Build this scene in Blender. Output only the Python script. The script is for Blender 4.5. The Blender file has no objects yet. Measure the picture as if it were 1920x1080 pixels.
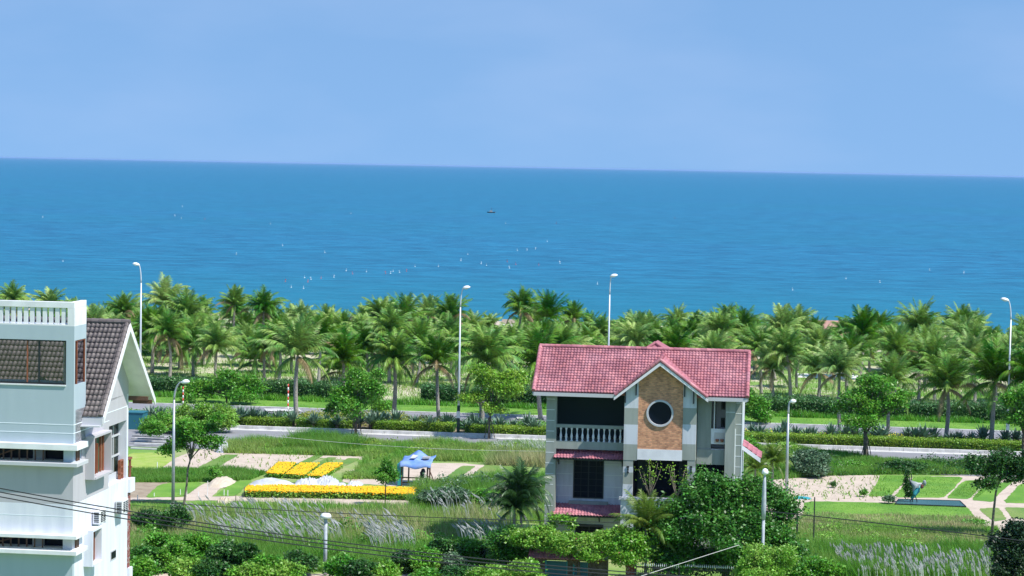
import bpy, math, random
import numpy as np
from mathutils import Vector, Matrix
sc = bpy.context.scene
R_ = math.radians
# ---------------------------------------------------------------- camera
F_PX, CAM_H, ROLL, PITCH = 4200.0, 24.0, 0.019, math.atan((540 - 312) / 4200.0)
_c, _s = math.cos, math.sin
FW = np.array((0, _c(PITCH), -_s(PITCH))); U0 = np.array((0, _s(PITCH), _c(PITCH)))
RT = np.array((_c(ROLL), _s(ROLL) * U0[1], _s(ROLL) * U0[2]))
UP = np.array((-_s(ROLL), _c(ROLL) * U0[1], _c(ROLL) * U0[2]))
cam = bpy.data.cameras.new('camera'); camo = bpy.data.objects.new('camera', cam)
sc.collection.objects.link(camo); sc.camera = camo
cam.sensor_width = 36; cam.lens = 36 * F_PX / 1920; cam.clip_start = 1; cam.clip_end = 200000
camo.matrix_world = Matrix(((RT[0], UP[0], -FW[0], 0), (RT[1], UP[1], -FW[1], 0), (RT[2], UP[2], -FW[2], CAM_H), (0, 0, 0, 1)))
# ---------------------------------------------------------------- light
SUN_E, SUN_T = R_(55), R_(31)
SD = Vector((_c(SUN_E) * _c(SUN_T), -_c(SUN_E) * _s(SUN_T), _s(SUN_E)))      # towards the sun
w = bpy.data.worlds.new('World'); sc.world = w; w.use_nodes = True
nt = w.node_tree; nt.nodes.clear()
out = nt.nodes.new('ShaderNodeOutputWorld'); bg = nt.nodes.new('ShaderNodeBackground')
sky = nt.nodes.new('ShaderNodeTexSky'); sky.sky_type = 'NISHITA'; sky.sun_disc = False
sky.sun_elevation = SUN_E; sky.sun_rotation = math.atan2(SD.x, SD.y)
sky.air_density = 1.0; sky.dust_density = 0.0; sky.ozone_density = 5.0; sky.altitude = 0
tint = nt.nodes.new('ShaderNodeMix'); tint.data_type = 'RGBA'; tint.blend_type = 'MULTIPLY'; tint.inputs[0].default_value = 1
sc0 = nt.nodes.new('ShaderNodeTexCoord'); sm = nt.nodes.new('ShaderNodeMapping'); sm.inputs['Scale'].default_value = (1, 1, .5); sm.inputs['Location'].default_value = (0, 0, .30)
nt.links.new(sc0.outputs['Generated'], sm.inputs[0]); nt.links.new(sm.outputs[0], sky.inputs[0])
nt.links.new(sky.outputs[0], tint.inputs[6]); tint.inputs[7].default_value = (1.0, 1.05, 1.01, 1)
# thin streaky cloud, high up
tc = nt.nodes.new('ShaderNodeTexCoord'); mp = nt.nodes.new('ShaderNodeMapping'); mp.inputs['Scale'].default_value = (3, 3, 9); mp.inputs['Location'].default_value = (.3, 0, .4)
nz = nt.nodes.new('ShaderNodeTexNoise'); nz.inputs['Scale'].default_value = 2.0; nz.inputs['Detail'].default_value = 4; nz.inputs['Roughness'].default_value = .5
nt.links.new(tc.outputs['Generated'], mp.inputs[0]); nt.links.new(mp.outputs[0], nz.inputs[0])
rp = nt.nodes.new('ShaderNodeMapRange'); rp.inputs[1].default_value = .42; rp.inputs[2].default_value = .72; rp.inputs[3].default_value = 0; rp.inputs[4].default_value = .12
nt.links.new(nz.outputs[0], rp.inputs[0])
cl = nt.nodes.new('ShaderNodeMix'); cl.data_type = 'RGBA'; nt.links.new(rp.outputs[0], cl.inputs[0])
nt.links.new(tint.outputs[2], cl.inputs[6]); cl.inputs[7].default_value = (4.4, 4.7, 6.0, 1)
nt.links.new(cl.outputs[2], bg.inputs[0]); bg.inputs[1].default_value = 0.142
nt.links.new(bg.outputs[0], out.inputs[0])
sl = bpy.data.lights.new('sun', 'SUN'); sl.energy = 4.6; sl.angle = R_(.53); sl.color = (1, .96, .9)
so = bpy.data.objects.new('sun', sl); sc.collection.objects.link(so)
so.rotation_euler = SD.to_track_quat('Z', 'Y').to_euler(); so.location = (0, 0, 80)
sc.view_settings.view_transform = 'Standard'; sc.view_settings.look = 'None'
sc.view_settings.exposure = 0.45; sc.view_settings.gamma = 1; sc.view_settings.use_curve_mapping = False
sc.cycles.max_bounces = 6; sc.cycles.transparent_max_bounces = 12
# ---------------------------------------------------------------- frames
AG = R_(7)                                     # the street grid is turned 7 degrees
cA, sA = math.cos(AG), math.sin(AG)
def W(u, v, z=0.0): return (u * cA + v * sA, -u * sA + v * cA, z)
def ray(px, py): return FW + (px - 960) / F_PX * RT + (540 - py) / F_PX * UP
def G(px, py, z=0.0):                          # photograph pixel -> grid (u, v) on the level z
    d = ray(px, py); t = (z - CAM_H) / d[2]; x, y = d[0] * t, d[1] * t
    return (x * cA - y * sA, x * sA + y * cA)
def PP(px, py, v):                             # pixel -> (u, z) on the plane at depth v
    d = ray(px, py); dv = d[0] * sA + d[1] * cA; t = v / dv
    return ((d[0] * cA - d[1] * sA) * t, CAM_H + d[2] * t)
def SP(px, py, u):                             # pixel -> (v, z) on the side plane at u
    d = ray(px, py); du = d[0] * cA - d[1] * sA; t = u / du
    return ((d[0] * sA + d[1] * cA) * t, CAM_H + d[2] * t)
def proj(u, v, z):
    p = np.array(W(u, v, z - CAM_H)); f = p @ FW
    return 960 + F_PX * (p @ RT) / f, 540 - F_PX * (p @ UP) / f
# ---------------------------------------------------------------- helpers
col = sc.collection
def tag(o, label=None, cat=None, group=None, kind=None):
    if label: o['label'] = label
    if cat: o['category'] = cat
    if group: o['group'] = group
    if kind: o['kind'] = kind
    return o
def empty(name, u, v, z=0.0, rz=0.0, label=None, cat=None, group=None):
    o = bpy.data.objects.new(name, None); col.objects.link(o); o.empty_display_size = .2
    o.location = W(u, v, z); o.rotation_euler = (0, 0, rz - AG)
    return tag(o, label, cat, group)
def npmesh(name, V, Fc, mat, smooth=False):
    """V (n,3) array; Fc = array (m,k) or list of such arrays"""
    if not isinstance(Fc, list): Fc = [Fc]
    me = bpy.data.meshes.new(name)
    V = np.asarray(V, dtype=np.float32)
    loops = np.concatenate([f.ravel() for f in Fc]).astype(np.int32)
    tot = np.concatenate([np.full(len(f), f.shape[1], dtype=np.int32) for f in Fc])
    st = np.concatenate(([0], np.cumsum(tot)[:-1])).astype(np.int32)
    me.vertices.add(len(V)); me.vertices.foreach_set('co', V.ravel())
    me.loops.add(len(loops)); me.loops.foreach_set('vertex_index', loops)
    me.polygons.add(len(tot)); me.polygons.foreach_set('loop_start', st)
    me.update(calc_edges=True); me.validate()
    if smooth: me.polygons.foreach_set('use_smooth', np.ones(len(me.polygons), dtype=bool))
    mats = mat if isinstance(mat, (list, tuple)) else [mat]
    for m in mats: me.materials.append(m)
    return me
def link(name, me, parent=None, loc=None, rz=None):
    o = bpy.data.objects.new(name, me); col.objects.link(o)
    if parent: o.parent = parent
    if loc is not None: o.location = loc
    if rz is not None: o.rotation_euler = (0, 0, rz)
    return o
class MB:                                       # collects solid shapes into one mesh
    def __init__(s): s.v = []; s.f = []; s.m = []
    def add(s, vs, fs, mi=0):
        b = len(s.v); s.v += [tuple(p) for p in vs]
        for f in fs: s.f.append([b + i for i in f]); s.m.append(mi)
    def box(s, x0, x1, y0, y1, z0, z1, mi=0):
        if x0 > x1: x0, x1 = x1, x0
        if y0 > y1: y0, y1 = y1, y0
        if z0 > z1: z0, z1 = z1, z0
        s.add([(x0, y0, z0), (x1, y0, z0), (x1, y1, z0), (x0, y1, z0), (x0, y0, z1), (x1, y0, z1), (x1, y1, z1), (x0, y1, z1)],
              [(0, 3, 2, 1), (4, 5, 6, 7), (0, 1, 5, 4), (1, 2, 6, 5), (2, 3, 7, 6), (3, 0, 4, 7)], mi)
    def tube(s, pts, rs, n=8, mi=0, caps=True):
        pts = [Vector(p) for p in pts]
        if not isinstance(rs, (list, tuple)): rs = [rs] * len(pts)
        rings = []; ref = None
        for i, p in enumerate(pts):
            d = (pts[min(i + 1, len(pts) - 1)] - pts[max(i - 1, 0)]).normalized()
            if ref is None: ref = Vector((1, 0, 0)) if abs(d.x) < .9 else Vector((0, 1, 0))
            a = (ref - d * ref.dot(d)).normalized(); b = d.cross(a); ref = a
            rings.append([p + (a * math.cos(2 * math.pi * k / n) + b * math.sin(2 * math.pi * k / n)) * rs[i] for k in range(n)])
        vs = [q for r in rings for q in r]; fs = []
        for i in range(len(pts) - 1):
            for k in range(n):
                k2 = (k + 1) % n
                fs.append((i * n + k, i * n + k2, (i + 1) * n + k2, (i + 1) * n + k))
        if caps: fs.append(tuple(range(n - 1, -1, -1))); fs.append(tuple((len(pts) - 1) * n + k for k in range(n)))
        s.add(vs, fs, mi)
    def lathe(s, prof, cx=0, cy=0, n=12, mi=0):  # prof [(r,z)]
        vs = [(cx + r * math.cos(2 * math.pi * k / n), cy + r * math.sin(2 * math.pi * k / n), z) for r, z in prof for k in range(n)]
        fs = [(i * n + k, i * n + (k + 1) % n, (i + 1) * n + (k + 1) % n, (i + 1) * n + k) for i in range(len(prof) - 1) for k in range(n)]
        fs.append(tuple(range(n - 1, -1, -1))); fs.append(tuple((len(prof) - 1) * n + k for k in range(n)))
        s.add(vs, fs, mi)
    def prism(s, poly, y0, y1, mi=0):           # poly in (x,z), extruded along y; counter-clockwise seen from -y
        n = len(poly)
        s.add([(x, y0, z) for x, z in poly] + [(x, y1, z) for x, z in poly],
              [tuple(range(n)), tuple(range(2 * n - 1, n - 1, -1))] + [(k, k + n, (k + 1) % n + n, (k + 1) % n) for k in range(n)], mi)
    def slab(s, q, th, mi=0):                   # quad q (4 pts) thickened along its normal (downwards)
        q = [Vector(p) for p in q]; nrm = (q[1] - q[0]).cross(q[3] - q[0]).normalized()
        if nrm.z < 0: nrm = -nrm
        s.add(list(q) + [p - nrm * th for p in q], [(0, 1, 2, 3), (7, 6, 5, 4), (0, 4, 5, 1), (1, 5, 6, 2), (2, 6, 7, 3), (3, 7, 4, 0)], mi)
    def build(s, name, mats, parent=None, smooth=False, bevel=0):
        me = bpy.data.meshes.new(name); me.from_pydata(s.v, [], s.f)
        for m in (mats if isinstance(mats, (list, tuple)) else [mats]): me.materials.append(m)
        me.polygons.foreach_set('material_index', s.m)
        if smooth: me.polygons.foreach_set('use_smooth', [True] * len(me.polygons))
        me.update(); o = link(name, me, parent)
        if bevel:
            b = o.modifiers.new('bevel', 'BEVEL'); b.width = bevel; b.segments = 1; b.limit_method = 'ANGLE'
        return o
def build_each(mb, name, mt, parent):           # every box of the collector becomes an object of its own
    seen = {}; par = list(range(len(mb.v)))
    def fd(a):
        while par[a] != a: a = par[a]
        return a
    for f in mb.f:
        for i in f[1:]: par[fd(i)] = fd(f[0])
    for f in mb.f: seen.setdefault(fd(f[0]), []).append(f)
    for fs in seen.values():
        ids = sorted({i for f in fs for i in f}); mp_ = {a: b for b, a in enumerate(ids)}; m2 = MB(); m2.add([mb.v[i] for i in ids], [[mp_[i] for i in f] for f in fs]); m2.build(name, mt, parent)
def copy_tree(o, parent=None):
    c = o.copy(); col.objects.link(c)
    if parent: c.parent = parent
    for ch in list(o.children): copy_tree(ch, c)
    return c
# ---------------------------------------------------------------- materials
def mat(name, base=(.5, .5, .5), rough=.6, var=None, scale=1.0, detail=4, bump=0, bscale=None, island=0, spec=.5, metal=0,
        trans=0, objvar=0, coord='pos', lo=.35, hi=.65, var2=None, scale2=.1, stretch=(1, 1, 1), twosided=False, dirt=0):
    m = bpy.data.materials.new(name); m.use_nodes = True; n = m.node_tree; N = n.nodes; L = n.links
    b = N['Principled BSDF']; b.inputs['Roughness'].default_value = rough; b.inputs['Metallic'].default_value = metal
    b.inputs['Specular IOR Level'].default_value = spec
    b.inputs['Base Color'].default_value = (*base, 1)
    if coord == 'pos':
        g = N.new('ShaderNodeNewGeometry'); src = g.outputs['Position']
    else:
        g = N.new('ShaderNodeNewGeometry'); t = N.new('ShaderNodeTexCoord'); src = t.outputs['Object']
    mpn = N.new('ShaderNodeMapping'); mpn.inputs['Scale'].default_value = stretch; L.new(src, mpn.inputs[0]); src = mpn.outputs[0]
    c = None
    def noise(sc_, d=detail):
        x = N.new('ShaderNodeTexNoise'); x.inputs['Scale'].default_value = sc_; x.inputs['Detail'].default_value = d; L.new(src, x.inputs[0]); return x.outputs[0]
    def mr(s_, a, b_, c_=0, d_=1):
        x = N.new('ShaderNodeMapRange'); x.inputs[1].default_value = a; x.inputs[2].default_value = b_; x.inputs[3].default_value = c_; x.inputs[4].default_value = d_; L.new(s_, x.inputs[0]); return x.outputs[0]
    def mixc(f, A, B):
        x = N.new('ShaderNodeMix'); x.data_type = 'RGBA'
        L.new(f, x.inputs[0])
        for i, q in ((6, A), (7, B)):
            if isinstance(q, tuple): x.inputs[i].default_value = (*q, 1)
            else: L.new(q, x.inputs[i])
        return x.outputs[2]
    cur = base
    if var: cur = mixc(mr(noise(scale), lo, hi), cur, var)
    if var2: cur = mixc(mr(noise(scale2, 3), .42, .6), cur, var2)
    if island:
        h = N.new('ShaderNodeHueSaturation'); v = mr(g.outputs['Random Per Island'], 0, 1, 1 - island, 1 + island); L.new(v, h.inputs['Value'])
        hh = mr(g.outputs['Random Per Island'], 0, 1, .5 - island * .05, .5 + island * .04); L.new(hh, h.inputs['Hue'])
        if isinstance(cur, tuple): h.inputs['Color'].default_value = (*cur, 1)
        else: L.new(cur, h.inputs['Color'])
        cur = h.outputs[0]
    if objvar:
        oi = N.new('ShaderNodeObjectInfo'); h = N.new('ShaderNodeHueSaturation'); L.new(mr(oi.outputs['Random'], 0, 1, 1 - objvar, 1 + objvar), h.inputs['Value']); L.new(mr(oi.outputs['Random'], 0, 1, .5 + objvar * .06, .5 - objvar * .05), h.inputs['Hue']); L.new(mr(oi.outputs['Random'], 0, 1, 1.1, 1 - objvar * .5), h.inputs['Saturation'])
        L.new(cur, h.inputs['Color']); cur = h.outputs[0]
    if not isinstance(cur, tuple): L.new(cur, b.inputs['Base Color'])
    if bump:
        bn = N.new('ShaderNodeBump'); bn.inputs['Strength'].default_value = 1; bn.inputs['Distance'].default_value = bump
        L.new(noise(bscale or scale * 3, 5), bn.inputs['Height']); L.new(bn.outputs[0], b.inputs['Normal'])
    if trans:                                   # thin leaf: light passes through
        tr = N.new('ShaderNodeBsdfTranslucent'); ms = N.new('ShaderNodeMixShader'); ms.inputs[0].default_value = trans
        if isinstance(cur, tuple): tr.inputs[0].default_value = (*cur, 1)
        else: L.new(cur, tr.inputs[0])
        o = N['Material Output']; L.new(b.outputs[0], ms.inputs[1]); L.new(tr.outputs[0], ms.inputs[2]); L.new(ms.outputs[0], o.inputs[0])
    return m
def leafm(name, a, b, rough=.45, trans=.35, island=.4, scale=.7): return mat(name, a, rough, var=b, scale=scale, island=island, trans=trans)
M = {}
M['palm'] = mat('palm_leaf', (.055, .20, .018), .5, var=(.24, .38, .05), scale=.5, island=.5, trans=.2, objvar=.35, coord='pos', spec=.35)
M['palm_dry'] = mat('palm_dry_leaf', (.28, .21, .10), .6, island=.3, trans=.2)
M['palm_trunk'] = mat('palm_trunk', (.40, .37, .33), .9, var=(.25, .23, .20), scale=6, stretch=(1, 1, 3), bump=.05, bscale=9)
M['coconut'] = mat('coconut', (.22, .22, .05), .5)
M['bark'] = mat('bark', (.09, .07, .05), .9, var=(.17, .14, .11), scale=5, bump=.03, bscale=12)
M['bark_pale'] = mat('pale_bark', (.22, .19, .15), .9, var=(.12, .1, .08), scale=5)
M['leaf'] = leafm('leaf_green', (.075, .27, .02), (.17, .40, .04))
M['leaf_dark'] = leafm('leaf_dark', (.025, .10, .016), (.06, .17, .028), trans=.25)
M['leaf_deep'] = leafm('leaf_deep', (.012, .04, .012), (.02, .06, .018), trans=.12)
M['leaf_glossy'] = leafm('leaf_glossy', (.035, .15, .018), (.09, .26, .03), rough=.45, trans=.25)
M['leaf_bright'] = leafm('leaf_bright', (.15, .37, .03), (.27, .46, .07), trans=.35)
M['leaf_yellow'] = leafm('leaf_yellow', (.18, .39, .03), (.29, .47, .05), trans=.35)
M['leaf_grey'] = leafm('leaf_grey', (.08, .17, .08), (.13, .22, .12), trans=.2)
M['agave'] = leafm('agave_leaf', (.08, .17, .11), (.15, .24, .16), rough=.5, trans=.05)
M['hedge'] = leafm('hedge_leaf', (.16, .33, .03), (.28, .42, .04), scale=.4)
M['hedge_y'] = leafm('gold_leaf', (.40, .42, .05), (.22, .32, .04), scale=.5)
M['hedge_dark'] = leafm('dark_hedge_leaf', (.045, .14, .035), (.08, .19, .045), scale=.4, trans=.15)
M['grass'] = mat('grass_blade', (.18, .40, .05), .6, var=(.30, .42, .10), scale=.25, island=.35, trans=.45, lo=.4, hi=.6)
M['grass_deep'] = mat('lush_grass_blade', (.11, .31, .03), .6, var=(.20, .38, .06), scale=.3, island=.35, trans=.45)
M['grass_dry'] = mat('dry_grass_blade', (.46, .41, .22), .7, var=(.28, .36, .12), scale=.3, island=.3, trans=.3)
M['plume'] = mat('plume', (.70, .70, .69), .8, var=(.50, .54, .47), scale=.5, island=.15, trans=.3)
M['ground'] = mat('field_ground', (.17, .29, .05), .95, var=(.30, .32, .14), scale=.35, detail=8, var2=(.13, .27, .035), scale2=.09, bump=.12, bscale=2)
M['sand'] = mat('sand', (.52, .43, .35), .95, var=(.43, .35, .28), scale=.8, detail=9, lo=.45, hi=.7, bump=.05, bscale=3)
M['sand_grass'] = mat('grove_floor', (.50, .46, .33), .95, var=(.18, .31, .07), scale=.13, detail=9, lo=.44, hi=.54, bump=.1, bscale=1)
M['soil'] = mat('soil', (.26, .20, .14), .95, var=(.34, .28, .2), scale=1.2, detail=9, bump=.05)
M['lawn'] = mat('lawn', (.12, .27, .018), .85, var=(.17, .32, .035), scale=.5, detail=9, var2=(.09, .23, .015), scale2=.3, bump=.06, bscale=6)
M['lawn_dull'] = mat('dull_lawn', (.13, .23, .03), .85, var=(.20, .26, .07), scale=.4, detail=9, var2=(.10, .21, .03), scale2=.3, bump=.06, bscale=6)
M['sprout'] = mat('sprouts', (.24, .36, .04), .85, var=(.34, .40, .10), scale=.8, detail=8, bump=.06)
M['asphalt'] = mat('asphalt', (.25, .25, .27), .85, var=(.20, .20, .22), scale=.3, detail=9, stretch=(.3, 1, 1), bump=.01)
M['kerb'] = mat('kerb_concrete', (.62, .61, .60), .85, var=(.45, .44, .42), scale=1.5, detail=7)
M['paving'] = mat('paving', (.55, .47, .38), .9, var=(.48, .40, .3), scale=2)
M['concrete'] = mat('concrete', (.42, .42, .41), .85, var=(.3, .3, .29), scale=2, detail=7)
M['metal_w'] = mat('pale_metal', (.62, .66, .70), .4, metal=.2)
M['metal_g'] = mat('galvanised', (.50, .53, .57), .45, metal=.5, var=(.40, .42, .45), scale=3)
M['lamp'] = mat('lamp_cover', (.85, .87, .88), .25)
M['concrete_p'] = mat('painted_concrete', (.46, .50, .55), .7, var=(.34, .37, .40), scale=4)
M['darkgreen'] = mat('dark_green_paint', (.02, .05, .035), .5)
M['red'] = mat('red_paint', (.6, .05, .03), .5); M['white'] = mat('white_paint', (.75, .75, .73), .6)
M['black'] = mat('dark_iron', (.02, .022, .025), .5); M['cable'] = mat('cable', (.015, .018, .02), .7)
M['cable_w'] = mat('white_cable', (.6, .6, .58), .6)
M['tile_red'] = mat('red_tile', (.39, .135, .165), .65, var=(.48, .21, .24), scale=.9, detail=8, island=.22, spec=.35, var2=(.33, .115, .14), scale2=.55)
M['tile_brown'] = mat('brown_tile', (.105, .087, .085), .6, var=(.145, .12, .115), scale=1.5, island=.2)
M['render_g'] = mat('grey_green_render', (.32, .35, .315), .85, var=(.26, .29, .255), scale=1.8, detail=9, stretch=(1.5, 1.5, .25), lo=.4, hi=.7)
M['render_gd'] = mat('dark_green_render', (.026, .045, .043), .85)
M['render_w'] = mat('white_render', (.60, .63, .68), .8, var=(.46, .49, .53), scale=1.8, detail=9, stretch=(1.5, 1.5, .25), lo=.42, hi=.7)
M['joint'] = mat('pale_joint', (.72, .76, .76), .8)
M['grey_trim'] = mat('grey_trim', (.50, .51, .54), .7)
M['cream'] = mat('cream_render', (.60, .57, .54), .8)
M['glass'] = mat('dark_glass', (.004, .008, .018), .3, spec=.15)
M['frame_d'] = mat('dark_frame', (.015, .02, .025), .4)
M['v_front'] = mat('villa_white', (.72, .73, .80), .75, var=(.60, .62, .71), scale=1.6, detail=9, stretch=(1.5, 1.5, .22), lo=.42, hi=.72)
M['v_grey'] = mat('villa_grey', (.47, .455, .49), .8, var=(.43, .415, .45), scale=1.6, detail=9, stretch=(1.5, 1.5, .22), lo=.42, hi=.72)
M['v_blue'] = mat('villa_pale_blue', (.40, .48, .53), .8, var=(.375, .455, .505), scale=1.6, detail=9, stretch=(1.5, 1.5, .22), lo=.42, hi=.72)
M['v_line'] = mat('villa_line', (.80, .85, .90), .7)
M['trim_w'] = mat('white_trim', (.80, .80, .82), .7, var=(.68, .68, .70), scale=1.5, detail=8)
M['wood'] = mat('brown_wood', (.30, .10, .05), .5, var=(.22, .07, .035), scale=3)
M['wood_dk'] = mat('dark_wood', (.10, .05, .03), .6)
M['curtain'] = mat('curtain', (.26, .27, .17), .5, var=(.04, .09, .05), scale=2.2, stretch=(1, 1, .1), lo=.45, hi=.52)
M['blue'] = mat('blue_tarp', (.12, .24, .58), .6, var=(.24, .36, .64), scale=1.2, bump=.06, bscale=1.5)
M['teal'] = mat('teal_sheet', (.03, .28, .33), .5, var=(.05, .36, .40), scale=2)
M['tealdark'] = mat('teal_gate', (.02, .14, .18), .5)
M['tarp_w'] = mat('white_tarp', (.56, .58, .61), .6, var=(.42, .44, .48), scale=1.5, bump=.05, bscale=3)
M['yellow'] = mat('marigold', (.80, .47, .004), .7, var=(.80, .42, .003), scale=2.5, island=.12)
M['yellow2'] = mat('yellow_flower', (.75, .62, .02), .7, island=.2)
M['water_d'] = mat('trough_water', (.04, .12, .13), .25)
M['roof_far'] = mat('far_roof', (.42, .24, .18), .8, var=(.34, .19, .15), scale=1)
M['thatch'] = mat('thatch', (.32, .27, .20), .95, var=(.24, .2, .15), scale=4)
M['redbrick'] = mat('dark_red_brick', (.22, .06, .05), .8, var=(.35, .30, .30), scale=9, lo=.55, hi=.6)
M['pink'] = mat('pink_bloom', (.55, .12, .16), .7)
def brick_mat():
    m = bpy.data.materials.new('orange_stone'); m.use_nodes = True; N = m.node_tree.nodes; L = m.node_tree.links; b = N['Principled BSDF']
    t = N.new('ShaderNodeTexCoord'); mp = N.new('ShaderNodeMapping'); mp.inputs['Rotation'].default_value = (R_(90), 0, 0)
    br = N.new('ShaderNodeTexBrick'); br.inputs['Scale'].default_value = 2.6; br.inputs['Color1'].default_value = (.78, .38, .21, 1); br.inputs['Color2'].default_value = (.40, .17, .10, 1)
    br.inputs['Mortar'].default_value = (.58, .36, .22, 1); br.inputs['Mortar Size'].default_value = .03; br.inputs['Bias'].default_value = -.2
    L.new(t.outputs['Object'], mp.inputs[0]); L.new(mp.outputs[0], br.inputs[0])
    nz = N.new('ShaderNodeTexNoise'); nz.inputs['Scale'].default_value = 2.2; nz.inputs['Detail'].default_value = 5; L.new(t.outputs['Object'], nz.inputs[0])
    mx = N.new('ShaderNodeMix'); mx.data_type = 'RGBA'; mx.blend_type = 'MULTIPLY'; mx.inputs[0].default_value = .6
    L.new(br.outputs[0], mx.inputs[6]); cr = N.new('ShaderNodeMapRange'); cr.inputs[1].default_value = .3; cr.inputs[2].default_value = .7; cr.inputs[3].default_value = .6; cr.inputs[4].default_value = 1.3
    L.new(nz.outputs[0], cr.inputs[0]); L.new(cr.outputs[0], mx.inputs[7]); L.new(mx.outputs[2], b.inputs[0]); b.inputs['Roughness'].default_value = .85
    bp = N.new('ShaderNodeBump'); bp.inputs['Distance'].default_value = .03; L.new(br.outputs[1], bp.inputs['Height']); bp.invert = True; L.new(bp.outputs[0], b.inputs['Normal'])
    return m
M['brick'] = brick_mat()
def thin_glass():
    m = bpy.data.materials.new('clear_glass'); m.use_nodes = True; N = m.node_tree.nodes; L = m.node_tree.links; N.clear()
    o = N.new('ShaderNodeOutputMaterial'); t = N.new('ShaderNodeBsdfTransparent'); t.inputs[0].default_value = (.74, .74, .77, 1)
    g = N.new('ShaderNodeBsdfGlossy'); g.inputs[1].default_value = .05; mx = N.new('ShaderNodeMixShader'); mx.inputs[0].default_value = .05
    L.new(t.outputs[0], mx.inputs[1]); L.new(g.outputs[0], mx.inputs[2]); L.new(mx.outputs[0], o.inputs[0]); return m
M['clear'] = thin_glass()
def sea_mat():
    m = bpy.data.materials.new('sea_water'); m.use_nodes = True; N = m.node_tree.nodes; L = m.node_tree.links; b = N['Principled BSDF']
    g = N.new('ShaderNodeNewGeometry')
    def ns(scale, st, d=5, rough=.55):
        mp = N.new('ShaderNodeMapping'); mp.inputs['Scale'].default_value = st; mp.inputs['Rotation'].default_value = (0, 0, AG)
        x = N.new('ShaderNodeTexNoise'); x.inputs['Scale'].default_value = scale; x.inputs['Detail'].default_value = d; x.inputs['Roughness'].default_value = rough
        L.new(g.outputs['Position'], mp.inputs[0]); L.new(mp.outputs[0], x.inputs[0]); return x.outputs[0]
    def rng(s_, a, b_, c_, d_):
        x = N.new('ShaderNodeMapRange'); x.inputs[1].default_value = a; x.inputs[2].default_value = b_; x.inputs[3].default_value = c_; x.inputs[4].default_value = d_; L.new(s_, x.inputs[0]); return x.outputs[0]
    a = ns(.22, (.45, 1, 1), 10, .72); c = ns(.004, (.3, 1, 1), 4)
    mx = N.new('ShaderNodeMix'); mx.data_type = 'RGBA'; L.new(rng(a, .38, .62, 0, 1), mx.inputs[0])
    mx.inputs[6].default_value = (.002, .08, .175, 1); mx.inputs[7].default_value = (.014, .195, .35, 1)
    m2 = N.new('ShaderNodeMix'); m2.data_type = 'RGBA'; L.new(rng(c, .35, .65, 0, .35), m2.inputs[0]); L.new(mx.outputs[2], m2.inputs[6]); m2.inputs[7].default_value = (.002, .15, .23, 1)
    sx = N.new('ShaderNodeVectorMath'); sx.operation = 'DOT_PRODUCT'; sx.inputs[1].default_value = (sA, cA, 0); L.new(g.outputs['Position'], sx.inputs[0])
    m3 = N.new('ShaderNodeMix'); m3.data_type = 'RGBA'; L.new(rng(sx.outputs['Value'], 400, 620, .55, 0), m3.inputs[0]); L.new(m2.outputs[2], m3.inputs[6]); m3.inputs[7].default_value = (.004, .165, .235, 1); m2 = m3
    L.new(m2.outputs[2], b.inputs[0]); b.inputs['Roughness'].default_value = .45; b.inputs['Specular IOR Level'].default_value = .25
    bp = N.new('ShaderNodeBump'); bp.inputs['Distance'].default_value = 1.6; bp.inputs['Strength'].default_value = 1; L.new(ns(.16, (.5, 1, 1), 8, .65), bp.inputs['Height']); L.new(bp.outputs[0], b.inputs['Normal'])
    return m
M['sea'] = sea_mat()

# ================================================================ the ground
def sheet(name, mt, poly, z, kind='structure', th=None, parent=None):       # poly in grid (u,v)
    mb = MB(); n = len(poly)
    area = sum(poly[i][0] * poly[(i + 1) % n][1] - poly[(i + 1) % n][0] * poly[i][1] for i in range(n))
    if area < 0: poly = poly[::-1]
    top = [W(u, v, z) for u, v in poly]
    if th:
        mb.add(top + [W(u, v, z - th) for u, v in poly], [tuple(range(n))] + [(k, k + n, (k + 1) % n + n, (k + 1) % n) for k in range(n)])
    else: mb.add(top, [tuple(range(n))])
    o = mb.build(name, mt, parent)
    if kind: o['kind'] = kind
    return o
def PX(pts, z=0.0): return [G(x, y, z) for x, y in pts]
def soften(poly, k=2, jit=0.12, seed=0):        # trims the corners and roughens the edges, so plots do not look cut out
    rr = random.Random(seed); P = poly
    for q in range(k):
        f = .1 if q == 0 else .25; Q = []
        for i in range(len(P)):
            a, b = P[i], P[(i + 1) % len(P)]
            Q += [(a[0] * (1 - f) + b[0] * f, a[1] * (1 - f) + b[1] * f), (a[0] * f + b[0] * (1 - f), a[1] * f + b[1] * (1 - f))]
        P = Q
    out = []
    for i in range(len(P)):
        a, b = P[i], P[(i + 1) % len(P)]; n = max(1, min(60, int(math.dist(a, b) / .35)))
        for t in range(n): out.append((a[0] + (b[0] - a[0]) * t / n + rr.uniform(-jit, jit) * .6, a[1] + (b[1] - a[1]) * t / n + rr.uniform(-jit, jit) * 1.6))
    return out
def rect(u0, u1, v0, v1): return [(u0, v0), (u1, v0), (u1, v1), (u0, v1)]
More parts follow.
